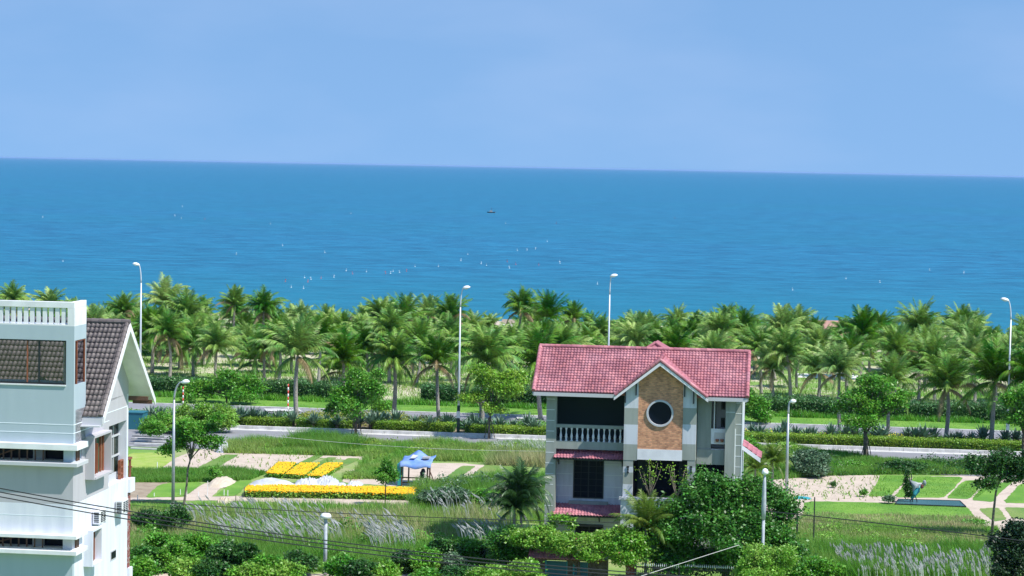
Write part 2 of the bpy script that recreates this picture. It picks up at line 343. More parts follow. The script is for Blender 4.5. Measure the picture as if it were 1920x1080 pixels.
# terrain: one sheet, level to the grove, sloping under the sea
vs_ = [-300, 60, 100, 120, 150, 180, 215, 330, 360, 385, 400, 440, 600, 3000]
def tz(v): return 0 if v <= 335 else max(-9, -(v - 335) * .058)
mb = MB(); us_ = [-3000, -300, -100, 0, 100, 300, 3000]
mb.add([W(u, v, tz(v)) for v in vs_ for u in us_], [(j * 7 + i, j * 7 + i + 1, (j + 1) * 7 + i + 1, (j + 1) * 7 + i) for j in range(len(vs_) - 1) for i in range(6)])
mb.build('ground', M['ground'])['kind'] = 'structure'
sheet('grove_ground', M['sand_grass'], rect(-2900, 2900, 222, 334.5), .004)
mb = MB(); mb.add([W(u, v, tz(v) + .02) for v in (334.5, 345, 398) for u in (-2900, 2900)], [(0, 1, 3, 2), (2, 3, 5, 4)]); mb.build('beach', M['sand'])['kind'] = 'structure'
mb = MB(); mb.add([W(-30000, 372, -3), W(30000, 372, -3), W(30000, 60000, -3), W(-30000, 60000, -3)], [(0, 1, 2, 3)])
mb.build('sea', M['sea'])['kind'] = 'structure'
# roads (v 178-196 near, 206-213 far), median 196-206
sheet('near_road', M['asphalt'], rect(-2900, 2900, 181, 195.6), .03)
sheet('far_road', M['asphalt'], rect(-2900, 2900, 206.4, 213), .03)
def kerb(name, v0, v1, h=.14):
    mb = MB(); u = -160
    while u < 160:
        mb.box(u, u + 1.18, v0, v1, 0, h); u += 1.2
    mb.box(-2900, -160.02, v0, v1, 0, h); mb.box(160.02, 2900, v0, v1, 0, h)
    o = mb.build(name, M['kerb']); o.rotation_euler = (0, 0, -AG); o['kind'] = 'structure'; return o
kerb('near_median_kerb', 195.6, 196.0, .3); kerb('far_median_kerb', 206.0, 206.4); kerb('lawn_kerb', 213, 213.35)
sheet('median_bed', M['soil'], rect(-2900, 2900, 196.0, 206.0), .10)
sheet('median_gutter', M['kerb'], rect(-2900, 2900, 194.6, 195.6), .034)
sheet('roadside_lawn', M['lawn'], rect(-2900, 2900, 213.35, 222), .11)
mbd = MB(); u = -100
while u < 100:
    mbd.box(u, u + 3, 188.2, 188.35, .03, .036); u += 9
o = mbd.build('lane_marking', M['white']); o.rotation_euler = (0, 0, -AG); o['kind'] = 'structure'
for pts in (((495, 766), (560, 766), (566, 771), (500, 771)), ((652, 772), (745, 772), (748, 779), (655, 780)), ((968, 781), (1010, 781), (1012, 785), (970, 785))):
    sheet('paving_slab', M['paving'] if pts[0][0] == 652 else M['kerb'], PX(pts, .14), .14)

# plots of the market gardens -------------------------------------------------
def plot(name, mk, pts, z, seed=0, k=1, jit=.08, zz=0.0, th=None): return sheet(name, M[mk], soften(PX(pts, zz), k, jit, seed), z, th=th)
plot('sand_plot', 'sand', [(295, 905), (305, 870), (345, 852), (398, 838), (418, 815), (432, 818), (428, 846), (560, 849), (700, 850), (690, 862), (640, 862), (600, 858), (560, 868), (503, 888), (395, 884), (330, 905)], .012, 1)
plot('sprout_plot', 'sprout', [(240, 850), (322, 848), (330, 858), (300, 880), (262, 888), (235, 892)], .02, 2)
plot('lawn_plot', 'lawn_dull', [(368, 878), (420, 852), (448, 853), (402, 880)], .02, 3)
plot('soil_plot', 'soil', [(225, 905), (320, 904), (275, 936), (215, 936)], .012, 4)
plot('lawn_plot', 'lawn', [(270, 934), (300, 908), (378, 904), (368, 916), (345, 931)], .022, 5)
plot('lawn_plot', 'lawn', [(402, 931), (436, 904), (475, 900), (442, 930)], .022, 6)
plot('lawn_plot', 'lawn', [(235, 940), (330, 937), (325, 958), (235, 960)], .022, 66)
plot('path', 'sand', [(215, 934), (350, 932), (480, 930), (800, 938), (768, 950), (640, 947), (430, 939), (215, 938)], .014, 7)
plot('path', 'sand', [(345, 932), (385, 905), (425, 905), (395, 934)], .013, 8)
for i, q in enumerate((((556, 870), (590, 854), (608, 854), (577, 870)), ((590, 871), (613, 858), (634, 858), (607, 871)), ((632, 872), (652, 859), (676, 860), (650, 873)))):
    plot('lawn_plot', 'lawn_dull', q, .024, 9 + i, 1, .03)
plot('sand_plot', 'sand', [(640, 905), (655, 880), (800, 868), (868, 869), (912, 872), (870, 902), (830, 906), (745, 912)], .012, 14)
plot('sprout_plot', 'lawn_dull', [(866, 873), (893, 874), (852, 902), (826, 902)], .022, 15)
plot('lawn_plot', 'lawn_dull', [(906, 874), (941, 872), (898, 911), (860, 910)], .022, 16)
plot('lawn_plot', 'lawn_dull', [(948, 872), (990, 871), (966, 891), (921, 894)], .022, 17)
plot('soil_plot', 'soil', [(913, 896), (955, 895), (946, 914), (900, 908)], .014, 18)
# right-hand side
plot('sand_plot', 'sand', [(1415, 905), (1489, 894), (1560, 892), (1648, 891), (1690, 900), (1670, 930), (1680, 944), (1512, 940), (1508, 968), (1478, 976), (1430, 960), (1420, 930)], .012, 20)
plot('sand_plot', 'sand', [(1660, 930), (1700, 895), (1940, 888), (1960, 1000), (1880, 1000), (1835, 985), (1812, 950), (1660, 941)], .012, 21)
plot('lawn_plot', 'lawn', [(1650, 891), (1700, 892), (1693, 908), (1668, 931), (1626, 931), (1645, 905)], .024, 22)
plot('lawn_plot', 'lawn', [(1696, 908), (1716, 894), (1808, 894), (1788, 917), (1768, 934), (1676, 933)], .024, 23)
plot('lawn_plot', 'lawn', [(1806, 902), (1844, 900), (1838, 913), (1818, 936), (1773, 935)], .024, 24, 1, .04)
plot('lawn_plot', 'lawn', [(1842, 914), (1904, 900), (1873, 926), (1862, 942), (1821, 938)], .024, 25, 1, .04)
plot('lawn_plot', 'lawn', [(1912, 908), (1945, 900), (1950, 945), (1880, 943)], .024, 26)
plot('lawn_plot', 'lawn_dull', [(1834, 954), (1872, 952), (1888, 974), (1862, 978)], .024, 27)
plot('lawn_plot', 'lawn_dull', [(1882, 951), (1945, 953), (1945, 976), (1898, 972)], .024, 28)
plot('lawn_plot', 'lawn', [(1508, 940), (1660, 943), (1812, 950), (1832, 973), (1850, 990), (1690, 985), (1505, 972)], .026, 29)
plot('path', 'sand', [(1590, 1018), (1700, 1020), (1820, 1024), (1820, 1027), (1700, 1025), (1590, 1021)], .014, 30)
plot('path', 'sand', [(240, 1076), (600, 1076), (960, 1077), (960, 1086), (240, 1086)], .014, 31)

# ================================================================ buildings
def tiles(name, O, ax, dn, width, length, tw, tl, mt, parent, prof='s', clip=None, seed=0):
    """courses of separate curved roof tiles on the plane through O (top corner); ax along the ridge, dn down the slope"""
    O, ax, dn = np.array(O, float), np.array(ax, float), np.array(dn, float); ax /= np.linalg.norm(ax); dn /= np.linalg.norm(dn)
    n = np.cross(ax, dn); n = n if n[2] > 0 else -n; nx = max(1, round(width / tw)); ny = max(1, round(length / tl)); tw = width / nx; tl = length / ny; K = 6
    rs = np.random.RandomState(seed); V = []; Fq = []; b = 0
    s = np.linspace(0, 1, K + 1); hgt = np.where(s < .62, .052 * np.sin(math.pi * s / .62), -.016 * np.sin(math.pi * (s - .62) / .38)) * tw / .3
    for j in range(ny):
        for i in range(nx):
            if clip and not clip((i + .5) * tw, (j + .5) * tl): continue
            o = O + ax * (i * tw) + dn * (j * tl); jt = rs.uniform(-.006, .006)
            r0 = o + ax * (s * tw)[:, None] + n * (hgt + .01 + jt)[:, None]
            r1 = o + dn * (tl * 1.06) + ax * (s * tw)[:, None] + n * (hgt + .055 + jt)[:, None]; r2 = r1 - n * .05
            V += [r0, r1, r2]
            for k in range(K):
                Fq.append((b + k, b + k + 1, b + K + 1 + k + 1, b + K + 1 + k)); Fq.append((b + K + 1 + k, b + K + 1 + k + 1, b + 2 * K + 2 + k + 1, b + 2 * K + 2 + k))
            b += 3 * (K + 1)
    return link(name, npmesh(name, np.concatenate(V), np.array(Fq), M[mt]), parent)
def ridge_caps(name, A, B, r, mt, parent, step=.34):
    A, B = Vector(A), Vector(B); L = (B - A).length; n = max(1, round(L / step)); mb = MB()
    for i in range(n):
        p = A.lerp(B, i / n); q = A.lerp(B, (i + 1.08) / n); mb.tube([p, q], [r * 1.08, r * .92], 10)
    return mb.build(name, M[mt], parent)

def house():
    V0 = 137.0; u0 = PP(1022, 900, V0)[0]
    def q(px, py, v=V0): a, z = PP(px, py, v); return a - u0, z
    R = empty('tiled_house', u0, V0, 0, 0, 'three storey house with pink red tiled roof and round window in orange stone panel', 'house')
    X = lambda px, v=V0, py=850: q(px, py, v)[0]
    Z = lambda py, v=V0, px=1100: q(px, py, v)[1]
    xr = X(1391); dep = 6.6
    z_eave = Z(741, V0 - .7, 1100)
    # --- body
    mb = MB()
    xb0, xb1 = X(1169), X(1306)                        # bay
    zf2 = Z(829); zc2 = Z(860); zf1 = Z(938)
    yr = 1.35                                          # recessed wall plane
    mb.box(0.05, xb0, yr + .003, yr + .2, 0, zf2 - .25)                       # lower left wall
    mb.box(0.05, xr - .05, dep - .2, dep, 0, z_eave + .3)            # rear wall
    mb.box(0.0, .2, .62, dep - .2, 0, z_eave + .3); mb.box(xr - .2, xr, .62, dep - .2, 0, z_eave + .3)
    mb.box(xb0, xb0 + .2, yr, dep - .2, 0, z_eave); mb.box(xb1 - .2, xb1, 1.2, dep - .2, 0, z_eave)
    mb.build('wall', M['render_w'], R)
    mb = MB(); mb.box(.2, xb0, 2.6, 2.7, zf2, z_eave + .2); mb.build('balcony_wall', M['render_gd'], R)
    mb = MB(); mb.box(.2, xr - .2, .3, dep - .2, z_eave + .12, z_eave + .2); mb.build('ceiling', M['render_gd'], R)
    mb = MB(); mb.box(.2, xb0 - .01, .3, 2.6, zf2 - .25, zf2 - .05); mb.box(.55, xb0 - .01, .04, .299, Z(843), zf2 + .02); mb.build('balcony_floor', M['render_g'], R)
    # dark windows of the recessed wall
    for (x0, y0, x1, y1) in ((1075, 862, 1132, 934), (1078, 983, 1131, 1010)):
        a = X(x0, V0 + yr, (y0 + y1) / 2); b = X(x1, V0 + yr, (y0 + y1) / 2); zt, zb = Z(y0, V0 + yr, 1100), Z(y1, V0 + yr, 1100)
        mb = MB(); f = .07
        mb.box(a, a + f, yr - .06, yr + .002, zb, zt); mb.box(b - f, b, yr - .06, yr + .002, zb, zt); mb.box(a + f, b - f, yr - .058, yr + .002, zt - f, zt); mb.box(a + f, b - f, yr - .058, yr + .002, zb, zb + f)
        m = (a + b) / 2; mb.box(m - .035, m + .035, yr - .05, yr + .002, zb + f, zt - f)
        for k in (.25, .75): mb.box(a + (b - a) * k - .012, a + (b - a) * k + .012, yr - .045, yr + .002, zb + f, zt - f)
        for k in range(1, 6): zz = zb + (zt - zb) * k / 6; mb.box(a + f, b - f, yr - .04, yr + .001, zz - .012, zz + .012)
        w_ = mb.build('window', M['frame_d'], R); mb = MB(); mb.box(a + f, b - f, yr - .02, yr + .0005, zb + f, zt - f); mb.build('pane', M['glass'], w_)
    mb = MB(); a, b = X(1067, V0 + yr, 940), X(1140, V0 + yr, 940); mb.box(a, b, yr - .22, yr, Z(945, V0 + yr), Z(939, V0 + yr)); mb.build('sill', M['render_g'], R)
    # pale joints on the recessed wall
    mb = MB()
    for y in (868, 888, 910, 929, 972, 990):
        zz = Z(y, V0 + yr, 1060)
        mb.box(.55, X(1074, V0 + yr), yr - .012, yr + .001, zz - .02, zz + .02); mb.box(X(1133, V0 + yr), xb0, yr - .012, yr + .001, zz - .02 - .005, zz + .02 - .005)
    build_each(mb, 'wall_joint', M['joint'], R)
    # --- left pillar
    mb = MB(); x1 = X(1042); mb.box(0, x1, 0, .6, 0, z_eave + .1); mb.build('pillar', M['render_g'], R)
    mb = MB()
    for y in range(748, 1040, 20): zz = Z(y, V0, 1030); mb.box(.003, x1 - .12, -.01, .001, zz - .018, zz + .018)
    build_each(mb, 'pillar_joint', M['joint'], R)
    # --- right corner pillars
    xa, xm = X(1359), X(1377); mb = MB(); mb.box(xa, xm, -.1, .6, 0, z_eave + .1); mb.box(xm, xr, .1, .62, 0, z_eave + .1); mb.build('pillar', M['render_g'], R)
    mb = MB()
    for y in range(752, 900, 20):
        zz = Z(y + 4, V0, 1385); mb.box(xm + .02, xr - .02, .09, .101, zz - .02, zz + .02)
        if y < 790: mb.box(xa + .02, xm - .02, -.11, -.099, zz + .1 - .018, zz + .1 + .018)
    mb.box(xm - .001, xm + .06, .085, .1, Z(900), Z(795)); mb.box(xr - .05, xr + .015, .08, .63, 0, z_eave); build_each(mb, 'pillar_joint', M['joint'], R)
    # --- right recess
    yq = .35; xq = X(1332)
    mb = MB(); mb.box(xb1, xq, yq, yq + .2, Z(836), z_eave + .1); mb.box(xb1, xa, yq - .1, yq + .2, Z(864), Z(836)); mb.build('side_wall', M['render_g'], R)
    mb = MB(); mb.box(xq, xa, yq + .9, yq + 1.0, Z(840), z_eave + .1); mb.box(xq, xa, yq - .05, yq + .9, Z(836) - .1, Z(835)); mb.build('niche_wall', M['cream'], R)
    mb = MB(); mb.box(xq, xa, yq - .03, yq + .05, Z(834, V0, 1345), Z(805, V0, 1345)); mb.build('niche_parapet', M['trim_w'], R)
    mb = MB(); mb.box(X(1338), X(1357), yq - .045, yq - .031, Z(832, V0, 1345), Z(812, V0, 1345)); mb.build('parapet_panel', M['cream'], R)
    for dx in (1344, 1353):
        mb = MB(); mb.lathe([(.08, 0), (.11, .1), (.1, .16)], X(dx), yq - .12, 8); o = mb.build('flower_pot', M['wood'], R); o.location = (0, 0, Z(829, V0, 1345))
    mb = MB(); mb.box(X(1334), X(1336.5), yq + .02, yq + .1, Z(803, V0, 1345), z_eave); mb.box(X(1338.5), X(1341), yq + .02, yq + .1, Z(806, V0, 1345), z_eave); build_each(mb, 'dark_post', M['black'], R)
    mb = MB(); mb.box(X(1336.5), X(1338.5), yq + .0, yq + .1, Z(806, V0, 1345), z_eave); mb.build('white_post', M['trim_w'], R)
    for (y0, y1) in ((751, 768), (783, 801)):
        z1, z0 = Z(y0, V0 + yq + .9, 1355), Z(y1, V0 + yq + .9, 1355); a, b = X(1352, V0 + yq + .9, 770), X(1360, V0 + yq + .9, 770); mb = MB(); mb.box(a, b, yq + .86, yq + .899, z0, z1); w_ = mb.build('small_window', M['frame_d'], R)
        mb = MB(); mb.box(a + .06, b - .03, yq + .85, yq + .859, z0 + .1, z1 - .1); mb.build('pane', M['glass'], w_)
    # dark opening with lower wall right
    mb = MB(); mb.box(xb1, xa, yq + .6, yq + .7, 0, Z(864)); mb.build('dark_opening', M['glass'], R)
    mb = MB(); mb.box(xb1, xa, yq - .1, yq + .1, 0, Z(925)); mb.build('lower_wall', M['render_g'], R)
    # --- bay: bands, stone panel, round window
    VB = V0 - .9; yb = -.9
    def QB(px, py): return q(px, py, VB)
    ap = QB(1238, 681); el = QB(1160, 741); er = QB(1321, 745); sl = (ap[1] - el[1]) / (ap[0] - el[0]); sr = (ap[1] - er[1]) / (er[0] - ap[0])
    x_a, x_b, x_c, x_d = QB(1170, 800)[0], QB(1196, 800)[0], QB(1280, 800)[0], QB(1305, 800)[0]
    roofz = lambda x: ap[1] - (ap[0] - x) * sl if x < ap[0] else ap[1] - (x - ap[0]) * sr
    bands = [(None, 765, 'render_w'), (765, 796, 'render_g'), (796, 833, 'render_w'), (833, 863, 'render_g')]
    for (xl, xh, px) in ((x_a, x_b, 1183), (x_c, x_d, 1292)):
        for (t, b, mk) in bands:
            zb = QB(px, b)[1]; mb = MB()
            if t is None: mb.prism([(xl, zb), (xh, zb), (xh, roofz(xh)), (xl, roofz(xl))], yb, yb + .35)
            else: mb.box(xl, xh, yb, yb + .35, zb, QB(px, t)[1])
            mb.build('bay_pillar', M[mk], R)
    zpb = QB(1238, 843)[1]; zwb = QB(1238, 863)[1]
    cx, cz = QB(1237.5, 775); rad = 25.5 * VB / F_PX
    # stone panel with a round hole
    N = 48; ring = [(cx + rad * math.cos(2 * math.pi * k / N), cz + rad * math.sin(2 * math.pi * k / N)) for k in range(N)]
    outer = []
    for k in range(N):
        a = 2 * math.pi * k / N; d = (math.cos(a), math.sin(a)); t = 99
        if d[0] > 1e-6: t = min(t, (x_c - cx) / d[0])
        if d[0] < -1e-6: t = min(t, (x_b - cx) / d[0])
        if d[1] < -1e-6: t = min(t, (zpb - cz) / d[1])
        lo, hi = 0, t
        if d[1] > 0:
            for _ in range(30):
                m = (lo + hi) / 2
                if cz + d[1] * m < roofz(cx + d[0] * m): lo = m
                else: hi = m
            t = lo
        outer.append((cx + d[0] * t, cz + d[1] * t))
    corners = [(x_c, roofz(x_c)), ap, (x_b, roofz(x_b)), (x_b, zpb), (x_c, zpb)]
    for c in corners:                                   # snap nearest outer point to each corner
        k = min(range(N), key=lambda i: (outer[i][0] - c[0]) ** 2 + (outer[i][1] - c[1]) ** 2); outer[k] = c
    mb = MB(); yp = yb + .02
    vs = [(x, yp, z) for x, z in ring] + [(x, yp, z) for x, z in outer] + [(x, yp + .25, z) for x, z in ring]
    mb.add(vs, [(k, (k + 1) % N, N + (k + 1) % N, N + k) for k in range(N)] + [(k, 2 * N + k, 2 * N + (k + 1) % N, (k + 1) % N) for k in range(N)]); mb.build('stone_panel', M['brick'], R)
    mb = MB(); vs = []
    for k in range(N):
        a = 2 * math.pi * k / N
        for (r, y) in ((rad * 1.0, yb - .06), (rad * .86, yb - .06), (rad * .86, yb + .15), (rad * 1.0, yb + .15)): vs.append((cx + r * math.cos(a), y, cz + r * math.sin(a)))
    mb.add(vs, [(4 * k + j, 4 * ((k + 1) % N) + j, 4 * ((k + 1) % N) + (j + 1) % 4, 4 * k + (j + 1) % 4) for k in range(N) for j in range(4)]); rw = mb.build('round_window', M['grey_trim'], R)
    mb = MB(); mb.add([(cx + rad * .87 * math.cos(2 * math.pi * k / N), yb + .12, cz + rad * .87 * math.sin(2 * math.pi * k / N)) for k in range(N)], [tuple(range(N))]); mb.build('pane', M['glass'], rw)
    mb = MB(); mb.box(x_b, x_c, yb - .015, yb + .35, zwb, zpb); mb.build('white_band', M['trim_w'], R)
    # bay depth sides and underside
    mb = MB(); mb.box(x_a, x_a + .12, yb + .351, yr, zwb, roofz(x_a)); mb.box(x_d - .12, x_d, yb + .351, 1.2, zwb, roofz(x_d)); mb.box(x_a + .12, x_d - .12, yb + .351, yr, zwb, zwb + .15); mb.box(x_a + .121, x_d - .121, yb + .4, yb + .5, zwb + .15, QB(1183, 745)[1]); mb.build('bay_side', M['render_g'], R)
    # loggia below the bay
    xl1 = QB(1186, 900)[0]; xr0 = QB(1288, 900)[0]; zr = QB(1238, 934)[1]; zt = zwb
    hb = [863, 875, 886, 908, 934]; 
    for (a, b, px) in ((x_a, xl1, 1178), (xr0, x_d, 1296)):
        for i in range(4): mb = MB(); mb.box(a, b, yb + .02, yb + .4, QB(px, hb[i + 1])[1], QB(px, hb[i])[1]); mb.build('loggia_pillar', M['render_w' if i % 2 else 'render_g'], R)
        mb = MB(); zc = QB(px, 880)[1]; xc = (a + b) / 2
        mb.box(xc - .02, xc + .02, yb - .03, yb + .02, zc - .24, zc + .2)
        for dz, w_ in ((.16, .07), (-.0, .05), (-.18, .06)): mb.box(xc - w_, xc + w_, yb - .05, yb + .02, zc + dz - .06, zc + dz + .05)
        mb.build('wall_lamp', M['black'], R)
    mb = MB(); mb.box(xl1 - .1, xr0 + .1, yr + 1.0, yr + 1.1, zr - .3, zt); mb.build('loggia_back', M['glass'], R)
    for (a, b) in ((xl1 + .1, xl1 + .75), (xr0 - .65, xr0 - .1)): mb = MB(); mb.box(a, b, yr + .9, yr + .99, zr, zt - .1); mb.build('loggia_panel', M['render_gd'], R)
    mb = MB(); mb.box(x_a - .2, x_d + .25, yb - .2, yb + .25, zr - .16, zr); mb.build('parapet_rail', M['grey_trim'], R)
    zpl = QB(1238, 962)[1]
    mb = MB(); mb.box(x_a - .1, xl1 + .1, yb - .1, yb + .3, 0, zr - .16); mb.box(xr0 - .1, x_d + .1, yb - .1, yb + .3, 0, zr - .16); build_each(mb, 'loggia_base', M['render_w'], R)
    def baluster_mesh(h, r):
        b = MB(); b.lathe([(r, 0), (r, .06 * h), (r * .5, .1 * h), (r * .95, .3 * h), (r * .9, .42 * h), (r * .42, .62 * h), (r * .45, .8 * h), (r * .85, .92 * h), (r * .9, h)], n=8); me = bpy.data.meshes.new('baluster'); me.from_pydata(b.v, [], b.f); me.materials.append(M['trim_w']); me.polygons.foreach_set('use_smooth', [True] * len(me.polygons)); return me
    bz0, bz1 = zpl, zr - .16; bm_ = baluster_mesh(bz1 - bz0, .08)
    for i in range(11): link('baluster', bm_, R, (xl1 + .25 + (xr0 - xl1 - .5) * i / 10, yb, bz0))
    mb = MB(); mb.box(xl1 + .1, xr0 - .1, yb - .12, yb + 2.6, zpl - .35, zpl); mb.build('loggia_floor', M['grey_trim'], R)
    mb = MB(); mb.box(xl1 + .1, xr0 - .1, yr + .3, yr + .4, 0, zpl - .351); mb.build('ground_floor_front', M['glass'], R)
    mb = MB(); mb.box(X(1207), X(1255), yr - .5, yr + .1, 0, q(1230, 1027)[1]); mb.build('blue_door', M['tealdark'], R)
    # --- upper left balcony balustrade
    zr1, zr0 = Z(797), Z(803); mb = MB(); mb.box(x1, xb0, .02, .25, zr0, zr1); mb.build('handrail', M['render_g'], R)
    bz0 = Z(829) + .02; bm2 = baluster_mesh(zr0 - bz0, .085)
    for i in range(12): link('baluster', bm2, R, (x1 + .28 + (xb0 - x1 - .5) * i / 11, .13, bz0))
    # --- canopies over the left windows
    for (yt, ybm) in ((836, 860), (945, 967)):
        yf = -.3; za, zb = Z(yt, V0 + yr, 1100), Z(ybm, V0 + yf, 1100); L = math.hypot(yr - yf, za - zb)
        o = tiles('canopy', (.52, yr, za), (1, 0, 0), (0, -(yr - yf), zb - za), xb0 - .52, L, .195, .25, 'tile_red', R, seed=yt)
        mb = MB(); mb.slab([(.52, yr, za - .03), (xb0, yr, za - .03), (xb0, yf, zb - .03), (.52, yf, zb - .03)], .08); mb.build('canopy_board', M['render_gd'], o)
        mb = MB()
        for xx in (.7, 1.75, 3.3, xb0 - .15): mb.tube([(xx, .35, zb - .02), (xx, yr, zb - .5)], .035, 5); mb.tube([(xx, yr - .03, zb + .1), (xx, yr - .03, zb - .62)], .035, 5)
        build_each(mb, 'bracket', M['black'], o)
    mb = MB()
    for (px, a, b) in ((1193, 719, 741), (1284, 722, 744), (1301, 733, 757), (1173, 735, 755)): mb.box(QB(px, 730)[0] - .035, QB(px, 730)[0] + .035, yb - .4, yb - .003, QB(px, a)[1], QB(px, a)[1] + .08); mb.box(QB(px, 730)[0] - .035, QB(px, 730)[0] + .035, yb - .1, yb - .002, QB(px, b)[1], QB(px, a)[1])
    build_each(mb, 'gable_bracket', M['black'], R)
    # --- main roof
    ye = -.75; yrd = 2.75; ve = V0 + ye; vr = V0 + yrd
    zl = q(1003, 734, ve)[1]; zr_ = q(1398, 744, ve)[1]; ze = (zl + zr_) / 2; zrg = (q(1011, 651, vr)[1] + q(1408, 660, vr)[1]) / 2
    xl, xrr = (q(1003, 734, ve)[0] + q(1011, 651, vr)[0]) / 2, (q(1398, 744, ve)[0] + q(1408, 660, vr)[0]) / 2
    L = math.hypot(yrd - ye, zrg - ze)
    rf = MB(); rf.slab([(xl, ye, ze - .03), (xrr, ye, ze - .03), (xrr, yrd, zrg - .03), (xl, yrd, zrg - .03)], .12); rf.slab([(xl, yrd + .001, zrg - .03), (xrr, yrd + .001, zrg - .03), (xrr, dep + .7, ze - .03), (xl, dep + .7, ze - .03)], .12); roof = rf.build('roof', M['tile_red'], R)
    gx0, gx1 = ap[0], ap[0]
    tiles('front_tiles', (xl, yrd, zrg), (1, 0, 0), (0, ye - yrd, ze - zrg), xrr - xl, L, .195, .25, 'tile_red', roof, seed=1)
    tiles('rear_tiles', (xl, yrd, zrg), (1, 0, 0), (0, dep + .7 - yrd, ze - zrg), xrr - xl, math.hypot(dep + .7 - yrd, zrg - ze), .195, .25, 'tile_red', roof, seed=2)
    ridge_caps('ridge_tiles', (xl - .05, yrd, zrg + .06), (xrr + .05, yrd, zrg + .06), .13, 'tile_red', roof)
    for xx in (xl, xrr):
        ridge_caps('verge_tiles', (xx, ye - .05, ze + .03), (xx, yrd, zrg + .05), .12, 'tile_red', roof); mb = MB(); sg = -1 if xx == xl else 1
        mb.add([(xx + sg * .06, ye, ze - .25), (xx + sg * .06, ye, ze), (xx + sg * .06, yrd, zrg), (xx + sg * .06, yrd, zrg - .25), (xx + sg * .02, ye, ze - .25), (xx + sg * .02, ye, ze), (xx + sg * .02, yrd, zrg), (xx + sg * .02, yrd, zrg - .25)], [(0, 1, 2, 3), (7, 6, 5, 4), (0, 3, 7, 4), (1, 5, 6, 2), (0, 4, 5, 1)]); mb.build('verge_board', M['grey_trim'], roof)
    # gable walls filling both ends
    for xx in (0.0, xr - .2): mb = MB(); mb.add([(xx, .0, ze), (xx, dep, ze), (xx, yrd, zrg - .2), (xx + .2, 0, ze), (xx + .2, dep, ze), (xx + .2, yrd, zrg - .2)], [(0, 2, 1), (3, 4, 5), (0, 1, 4, 3), (1, 2, 5, 4), (2, 0, 3, 5)]); mb.build('end_wall', M['render_w'], R)
    gl, gr = q(1153, 741, VB - .5), q(1326, 745, VB - .5); ga = q(1238, 676, VB - .5); yg = yb - .5
    mb = MB(); mb.box(xl, gl[0], ye - .03, ye + .12, ze - .28, ze - .06); mb.box(gr[0], xrr, ye - .03, ye + .12, ze - .28, ze - .06); build_each(mb, 'eave_board', M['grey_trim'], roof)
    # front gable roof
    for (c, nm) in ((gl, 'l'), (gr, 'r')):
        L2 = math.hypot(c[0] - ga[0], c[1] - ga[1]); dx, dz = (c[0] - ga[0]), (c[1] - ga[1])
        # reach back until the slope meets the main roof
        yk = yrd - (zrg - ga[1]) * (yrd - ye) / (zrg - ze) + .25
        o = tiles('gable_tiles', (ga[0], yg, ga[1]), (0, 1, 0), (dx, 0, dz), yk - yg, L2, .2, .25, 'tile_red', roof, seed=5, clip=(lambda a, b, L2=L2, yg=yg, yk=yk: a < (yk - yg) - (yk - yg - .15) * (b / L2) * .8 + .1))
        mb = MB(); mb.slab([(ga[0], yg + .02, ga[1] - .03), (ga[0], yk, ga[1] - .03), (c[0], ye + .1, c[1] - .03), (c[0], yg + .02, c[1] - .03)], .1); mb.build('gable_board', M['grey_trim'], roof)
        ridge_caps('verge_tiles', (c[0], yg + .02, c[1] + .03), (ga[0], yg + .02, ga[1] + .05), .11, 'tile_red', roof)
        mb = MB(); n_ = Vector((dx, 0, dz)).normalized(); mb.add([(ga[0], yg - .04, ga[1] - .12), (ga[0], yg - .04, ga[1] - .32), (c[0] + n_.x * .08, yg - .04, c[1] - .26 + n_.z * .08), (c[0] + n_.x * .08, yg - .04, c[1] - .08 + n_.z * .08)] + [(ga[0], yg + .04, ga[1] - .12), (ga[0], yg + .04, ga[1] - .32), (c[0] + n_.x * .08, yg + .04, c[1] - .26 + n_.z * .08), (c[0] + n_.x * .08, yg + .04, c[1] - .08 + n_.z * .08)], [(0, 1, 2, 3), (7, 6, 5, 4), (0, 3, 7, 4), (1, 5, 6, 2), (2, 6, 7, 3)]); mb.build('barge_board', M['trim_w'], roof)
    ridge_caps('ridge_tiles', (ga[0], yg, ga[1] + .06), (ga[0], yk, ga[1] + .06), .13, 'tile_red', roof)
    # small hipped peak behind the ridge
    vp = V0 + 4.6; pa = q(1230, 642, vp); hw = 1.9; mb = MB(); px_ = pa[0]; zz = pa[1]; mb.add([(px_, 4.0, zz), (px_, 6.6, zz), (px_ - hw, 2.9, zz - 1.25), (px_ + hw, 2.9, zz - 1.25), (px_ + hw, 8.2, zz - 1.25), (px_ - hw, 8.2, zz - 1.25)], [(0, 2, 3), (0, 3, 4, 1), (1, 4, 5), (0, 1, 5, 2)]); mb.build('rear_roof', M['tile_red'], roof)
    ridge_caps('hip_tiles', (px_, 4.0, zz + .03), (px_ - hw, 2.9, zz - 1.22), .1, 'tile_red', roof); ridge_caps('hip_tiles', (px_, 4.0, zz + .03), (px_ + hw, 2.9, zz - 1.22), .1, 'tile_red', roof)
    # side lean-to roof on the right
    A = q(1389, 822, V0 + 4.2); B = q(1427, 846, V0 + 4.2); C = q(1389, 840, V0 + 1.4)
    zA, zB = A[1], B[1]; xw = xr; xe = B[0]
    L3_ = math.hypot(xe - xw, zA - zB); lr = tiles('side_roof', (xw, 1.4, zA - .1), (0, 1, 0), (xe - xw, 0, zB - zA), 3.0, L3_, .3, .33, 'tile_red', R, seed=8)
